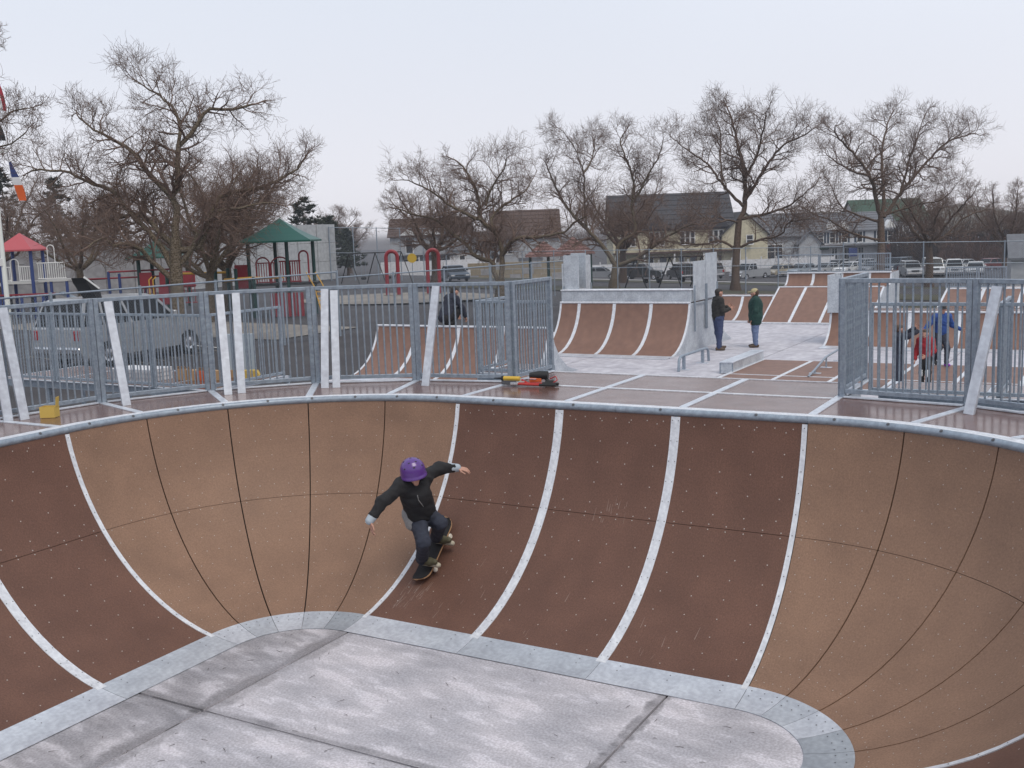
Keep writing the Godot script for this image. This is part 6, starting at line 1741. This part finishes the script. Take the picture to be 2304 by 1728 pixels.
func build_people() -> void:
	# ---- the skater on the bowl wall
	var n := V(0.05, 0.82, 0.57).normalized()
	var a := V(0.07, -0.595, 0.80).normalized()
	var bx := a
	var by := (n - a * n.dot(a)).normalized().rotated(a, 0.22)
	var bz := bx.cross(by)
	var J := {"head": V(0.372, 1.338, -1.345), "neck": V(0.328, 1.228, -1.405), "chest": V(0.318, 1.13, -1.43), "pelvis": V(0.262, 0.905, -1.585),
		"shl": V(0.355, 1.270, -1.535), "shr": V(0.283, 1.245, -1.290), "ell": V(0.385, 1.312, -1.745), "elr": V(0.214, 1.130, -1.062), "wrl": V(0.475, 1.290, -1.905), "wrr": V(0.160, 0.990, -0.935),
		"hil": V(0.262, 0.845, -1.690), "hir": V(0.246, 0.845, -1.545), "knl": V(0.480, 0.825, -1.585), "knr": V(0.445, 0.705, -1.345), "anl": V(0.275, 0.600, -1.800), "anr": V(0.275, 0.455, -1.545),
		"tol": V(0.52, 0.60, -1.80), "tor": V(0.52, 0.455, -1.545)}
	var F := (V(0.5, 0.14, 0.855) * 0.80 + V(0, -0.20, 0) + V(0.866, 0, -0.5) * 0.24).normalized()
	var t := person("skateboarder in purple helmet, black jacket and jeans crouching on the bowl wall", J, {"size": 0.84, "cell": 0.012, "fat": 1.12, "face": F, "up": V(0.1, 0.9, 0.3), "top": "cloth_black", "legs": "denim_dark", "shoes": "shoe_olive", "hair": "hair_brown", "baggy": true, "sleeve": 0.76, "curl": 0.28, "sole": by,
		"hand_l": V(0.80, -0.22, -0.55), "hand_r": V(0.15, -1.0, 0.1), "back_r": V(-0.6, 0.1, 0.7), "back_l": V(0.1, 0.9, 0.3)})
	var u := (Vector3.UP + V(0.1, 0, 0.3) - F * F.dot(Vector3.UP + V(0.1, 0, 0.3))).normalized()
	var r := F.cross(u)
	var hc: Vector3 = J.head + u * 0.042 - F * 0.012
	var bs := Basis(r * 1.0, u, -F * 1.13)
	var prof := []
	for k in 13:
		var q := PI / 2 * k / 12.0
		prof.append(Vector2(0.118 * sin(q), 0.118 * cos(q)))
	prof.append_array([Vector2(0.120, -0.03), Vector2(0.127, -0.048), Vector2(0.127, -0.058), Vector2(0.117, -0.06), Vector2(0.110, -0.03), Vector2(0.108, 0.0)])
	prof.reverse()
	var hm := part("helmet", Geo.new().lathe(hc, prof, 28, bs), "helmet_purple", t)
	for e in [[0.0, 0.02], [0.62, -0.5], [0.62, 0.5], [0.62, 1.6], [0.62, -1.6], [0.66, 2.65], [0.66, -2.65], [1.05, 0.0], [1.12, 0.9], [1.12, -0.9]]:
		var d := V(sin(e[0]) * sin(e[1]), cos(e[0]), -sin(e[0]) * cos(e[1]))
		var z := (bs * d).normalized()
		var x := z.cross(r).normalized()
		part("vent", Geo.new().ball(hc + bs * (d * 0.1165), V(0.012, 0.005, 0.008), 4, 10, Basis(z.cross(x), z, x)), "black", hm)
	part("chin_strap", Geo.new().tube([hc + r * 0.10 - u * 0.05, J.head - u * 0.085 + r * 0.045 + F * 0.03, J.head - u * 0.105 + F * 0.045, J.head - u * 0.085 - r * 0.045 + F * 0.03, hc - r * 0.10 - u * 0.05], 0.006, 6), "black", t)
	# hood, grey shirt showing under the jacket and at the cuffs, pale zip
	part("hood", sdf([[J.neck - F * 0.06 + r * 0.07, J.neck - F * 0.10, 0.05, 0.055], [J.neck - F * 0.10, J.neck - F * 0.06 - r * 0.07, 0.055, 0.05]], 0.012, 0.05), "cloth_black", t)
	for e in ["l", "r"]:
		var w: Vector3 = J["wr" + e]
		var d: Vector3 = (w - J["el" + e]).normalized()
		part("cuff", sdf([[w - d * 0.055, w + d * 0.012, 0.047, 0.040]], 0.01, 0.02), "sheet_blue", t)
	part("shirt_hem", sdf([[J.pelvis + V(-0.06, 0.02, 0.08), J.pelvis + V(-0.05, -0.10, 0.10), 0.075, 0.055], [J.pelvis + V(-0.06, 0.0, 0.12), J.pelvis + V(0.0, -0.10, 0.12), 0.06, 0.045]], 0.012, 0.05), "cloth_grey", t)
	var zp: Vector3 = J.chest + V(0.09, 0, 0.10)
	part("zip", Geo.new().tube([J.neck + V(0.07, -0.06, 0.06), zp + V(0.03, -0.02, 0.02), J.pelvis + V(0.12, 0.03, 0.06)], 0.004, 5), "cloth_grey", t)
	for e in ["l", "r"]:
		var an: Vector3 = J["an" + e]
		part("sole", sdf([[an - by * 0.066 - V(0.045, 0, 0), an - by * 0.066 + V(0.15, 0, 0), 0.024, 0.026]], 0.01, 0.02), "sole_pale", t)
	# ---- board
	var c := V(0.265, 0.415, -1.82) + by * 0.078
	var bt := thing("skateboard", "skateboard with a plywood edge and pale wheels under the skater's feet", "skateboard", c)
	bt.basis = Basis(bx, by, bz)
	var g := Geo.new()
	var rows := 24
	var prev := []
	for i in rows + 1:
		var xx := -0.39 + 0.78 * i / rows
		var e := maxf(0.0, absf(xx) - 0.24)
		var w := 0.098 * sqrt(maxf(0.0, 1.0 - pow(maxf(0.0, absf(xx) - 0.29) / 0.10, 2.0)))
		var y := e * e * 2.2
		var ring := [V(xx, y, -w), V(xx, y - 0.004, 0), V(xx, y, w), V(xx, y - 0.011, w), V(xx, y - 0.015, 0), V(xx, y - 0.011, -w)]
		if i > 0:
			for k in 6:
				var k2 := (k + 1) % 6
				g.quad_out(prev[k], prev[k2], ring[k2], ring[k], (prev[k] + ring[k2]) * 0.5 - V(xx, y - 0.0075, 0))
		prev = ring
	var deck := part("deck", g, "wood_ply", bt)
	g = Geo.new()
	for i in 20:
		var q := []
		for e in [[i, -1], [i + 1, -1], [i + 1, 1], [i, 1]]:
			var xx: float = -0.37 + 0.74 * e[0] / 20.0
			var b: float = maxf(0.0, absf(xx) - 0.24)
			q.append(V(xx, b * b * 2.2 + 0.003, e[1] * 0.095 * sqrt(maxf(0.0, 1.0 - pow(maxf(0.0, absf(xx) - 0.29) / 0.10, 2.0)))))
		g.quad(q[3], q[2], q[1], q[0])
	part("grip_tape", g, "cloth_black", deck)
	for sx in [-1.0, 1.0]:
		part("truck", Geo.new().box(V(sx * 0.2, -0.028, 0), V(0.05, 0.03, 0.05), Basis.IDENTITY, 0.005).tube([V(sx * 0.2, -0.044, -0.085), V(sx * 0.2, -0.044, 0.085)], 0.009, 8), "chrome", bt)
		for sz in [-1.0, 1.0]:
			part("wheel", Geo.new().lathe(V(sx * 0.2, -0.046, sz * 0.088), [Vector2(0.0, -0.016), Vector2(0.02, -0.016), Vector2(0.027, -0.008), Vector2(0.027, 0.008), Vector2(0.02, 0.016), Vector2(0.0, 0.016)], 16, Basis(Vector3.RIGHT, PI / 2)), "wheel_white", bt)
	# ---- two men talking
	var m := standing(1.74)
	m.ell = V(0.08, 1.14, -0.22); m.wrl = V(0.32, 1.20, -0.12); m.elr = V(0.05, 1.12, 0.23); m.wrr = V(0.29, 1.16, 0.12)
	m.anr = V(-0.04, 0.095, 0.10); m.knr = V(0.0, 0.5, 0.10); m.anl = V(0.08, 0.095, -0.09); m.tor = V(0.16, 0.09, 0.13); m.tol = V(0.28, 0.09, -0.12)
	person("dark-haired man in a blackish jacket and jeans holding his hands together in front", m, {"face": V(1, -0.05, -0.1), "top": "cloth_charcoal", "legs": "denim_mid", "shoes": "shoe_brown", "hair": "hair_dark", "leg": 1.1, "fat": 1.35, "cell": 0.018, "hand_l": V(0.9, 0.35, 0.3), "hand_r": V(0.9, 0.4, -0.3)}, V(-3.91, 0, -22.21), 0.72)
	m = standing(1.66)
	m.ell = V(0.02, 1.06, -0.25); m.wrl = V(0.12, 0.82, -0.22); m.elr = V(0.0, 1.06, 0.25); m.wrr = V(0.12, 0.82, 0.22)
	person("man in a tan cap, long dark green coat and light jeans", m, {"face": V(1, -0.08, 0.25), "top": "cloth_green", "legs": "denim_light", "shoes": "shoe_brown", "hair": "hair_brown", "cap": "cap_tan", "fat": 1.6, "leg": 1.15, "skirt": 0.28, "cell": 0.018}, V(-3.13, 0, -23.16), 0.88 + PI - 0.5)
	# ---- children on the pad
	m = standing(1.42, 0.06)
	m.elr = V(0.05, 0.98, 0.30); m.wrr = V(0.12, 0.83, 0.47); m.ell = V(0.0, 0.95, -0.26); m.wrl = V(0.12, 0.85, -0.40)
	m.shr = V(0.05, 1.16, 0.15); m.shl = V(0.05, 1.16, -0.14)
	m.knr = V(0.14, 0.44, 0.08); m.anr = V(-0.04, 0.16, 0.11); m.tor = V(0.12, 0.08, 0.12); m.anl = V(0.20, 0.08, -0.06); m.knl = V(0.18, 0.42, -0.08); m.tol = V(0.36, 0.07, -0.08)
	person("boy in a bright blue top, one arm out, behind the right railings", m, {"face": V(1, -0.1, 0), "top": "cloth_blue", "legs": "denim_dark", "shoes": "black", "shoe_l": "violet", "cap": "black", "hair": "hair_dark", "size": 0.85, "cell": 0.016}, V(2.3, 0.055, -19.9), -1.05)
	m = standing(1.32)
	m.ell = V(0.16, 1.12, -0.16); m.wrl = V(0.32, 1.24, -0.08); m.elr = V(0.14, 1.10, 0.20); m.wrr = V(0.34, 1.20, 0.14)
	person("child in dark clothes reaching both hands up to the right, behind the right railings", m, {"face": V(1, 0, 0.1), "top": "cloth_navy", "legs": "denim_dark", "shoes": "shoe_brown", "hair": "hair_brown", "size": 0.8, "cell": 0.016}, V(2.05, 0.055, -16.0), 0.35)
	m = standing(1.22)
	m.ell = V(0.06, 0.80, -0.2); m.wrl = V(0.2, 0.72, -0.12); m.elr = V(0.0, 0.78, 0.2); m.wrr = V(0.12, 0.62, 0.16)
	t = person("child in a red top with white knee pads, behind the right railings", m, {"face": V(1, -0.1, 0), "top": "cloth_red", "legs": "cloth_charcoal", "shoes": "black", "hair": "hair_brown", "size": 0.76, "cell": 0.016}, V(2.55, 0.055, -16.15), -1.9)
	for e in ["knl", "knr"]: part("knee_pad", sdf([[m[e] + V(0.03, 0.03, 0), m[e] + V(0.03, -0.05, 0), 0.05, 0.045]], 0.014, 0.02), "white_plastic", t)
	# ---- someone crouching on the lip of the ramp behind the left railings
	m = {"head": V(0.30, 0.86, 0), "neck": V(0.24, 0.76, 0), "chest": V(0.16, 0.60, 0), "pelvis": V(-0.06, 0.24, 0), "shl": V(0.2, 0.70, -0.17), "shr": V(0.2, 0.70, 0.17), "ell": V(0.34, 0.46, -0.24), "elr": V(0.34, 0.46, 0.26), "wrl": V(0.46, 0.26, -0.16), "wrr": V(0.42, 0.24, 0.26),
		"hil": V(-0.04, 0.21, -0.1), "hir": V(-0.04, 0.21, 0.1), "knl": V(0.34, 0.42, -0.16), "knr": V(0.34, 0.42, 0.16), "anl": V(0.12, 0.09, -0.13), "anr": V(0.12, 0.09, 0.13), "tol": V(0.34, 0.09, -0.14), "tor": V(0.34, 0.09, 0.14)}
	person("person in a dark navy jacket crouching on the ramp edge behind the left railings", m, {"face": V(0.9, -0.5, 0), "top": "cloth_navy", "legs": "cloth_black", "shoes": "black", "hair": "hair_dark", "fat": 1.15, "cell": 0.018}, V(-9.0, 1.2, -16.05), 1.2)

func _ready() -> void:
	# camera
	var cam := Camera3D.new()
	cam.name = "camera"
	cam.transform = Transform3D(Basis(V(0.86571929, -0.03592379, -0.49923901), V(-0.04037575, 0.98915859, -0.14119168), V(0.49889869, 0.14238951, 0.85488322)), V(6.034, 3.536, 6.487))
	cam.fov = 39.832
	cam.near = 0.05; cam.far = 1200.0
	add_child(cam)
	cam.current = true
	# sky: even high cloud, a little bluer overhead
	var env := Environment.new()
	env.background_mode = Environment.BG_SKY
	var sm := ProceduralSkyMaterial.new()
	sm.sky_top_color = Color(0.815, 0.855, 0.912)
	sm.sky_horizon_color = Color(0.895, 0.885, 0.905)
	sm.sky_curve = 0.12
	sm.ground_bottom_color = Color(0.42, 0.41, 0.42)
	sm.ground_horizon_color = Color(0.62, 0.61, 0.62)
	sm.sun_angle_max = 1.0
	sm.energy_multiplier = 1.0
	var cover := noise_tex(71, 0.006, Color(0, 0, 0, 0.0), Color(1, 0.98, 0.97, 0.13), FastNoiseLite.TYPE_SIMPLEX_SMOOTH, 4, 512)
	sm.sky_cover = cover
	var sky := Sky.new()
	sky.sky_material = sm
	env.sky = sky
	env.tonemap_mode = Environment.TONE_MAPPER_LINEAR
	env.tonemap_exposure = 1.12
	env.ssao_enabled = true; env.ssil_enabled = true; env.sdfgi_enabled = true
	env.fog_enabled = true
	env.fog_density = 0.0005
	env.fog_light_color = Color(0.86, 0.88, 0.93)
	var we := WorldEnvironment.new()
	we.environment = env
	add_child(we)
	# the sun behind thick cloud
	var sun := DirectionalLight3D.new()
	sun.light_energy = 0.5
	sun.light_color = Color(1.0, 0.975, 0.94)
	sun.light_angular_distance = 30.0
	sun.shadow_enabled = true
	sun.rotation_degrees = Vector3(-58, 60, 0)
	add_child(sun)
	make_materials()
	build_ground()
	build_bowl()
	build_ramps()
	build_railings()
	build_fences()
	build_houses()
	build_trees()
	build_cars()
	build_playground()
	build_props()
	build_people()
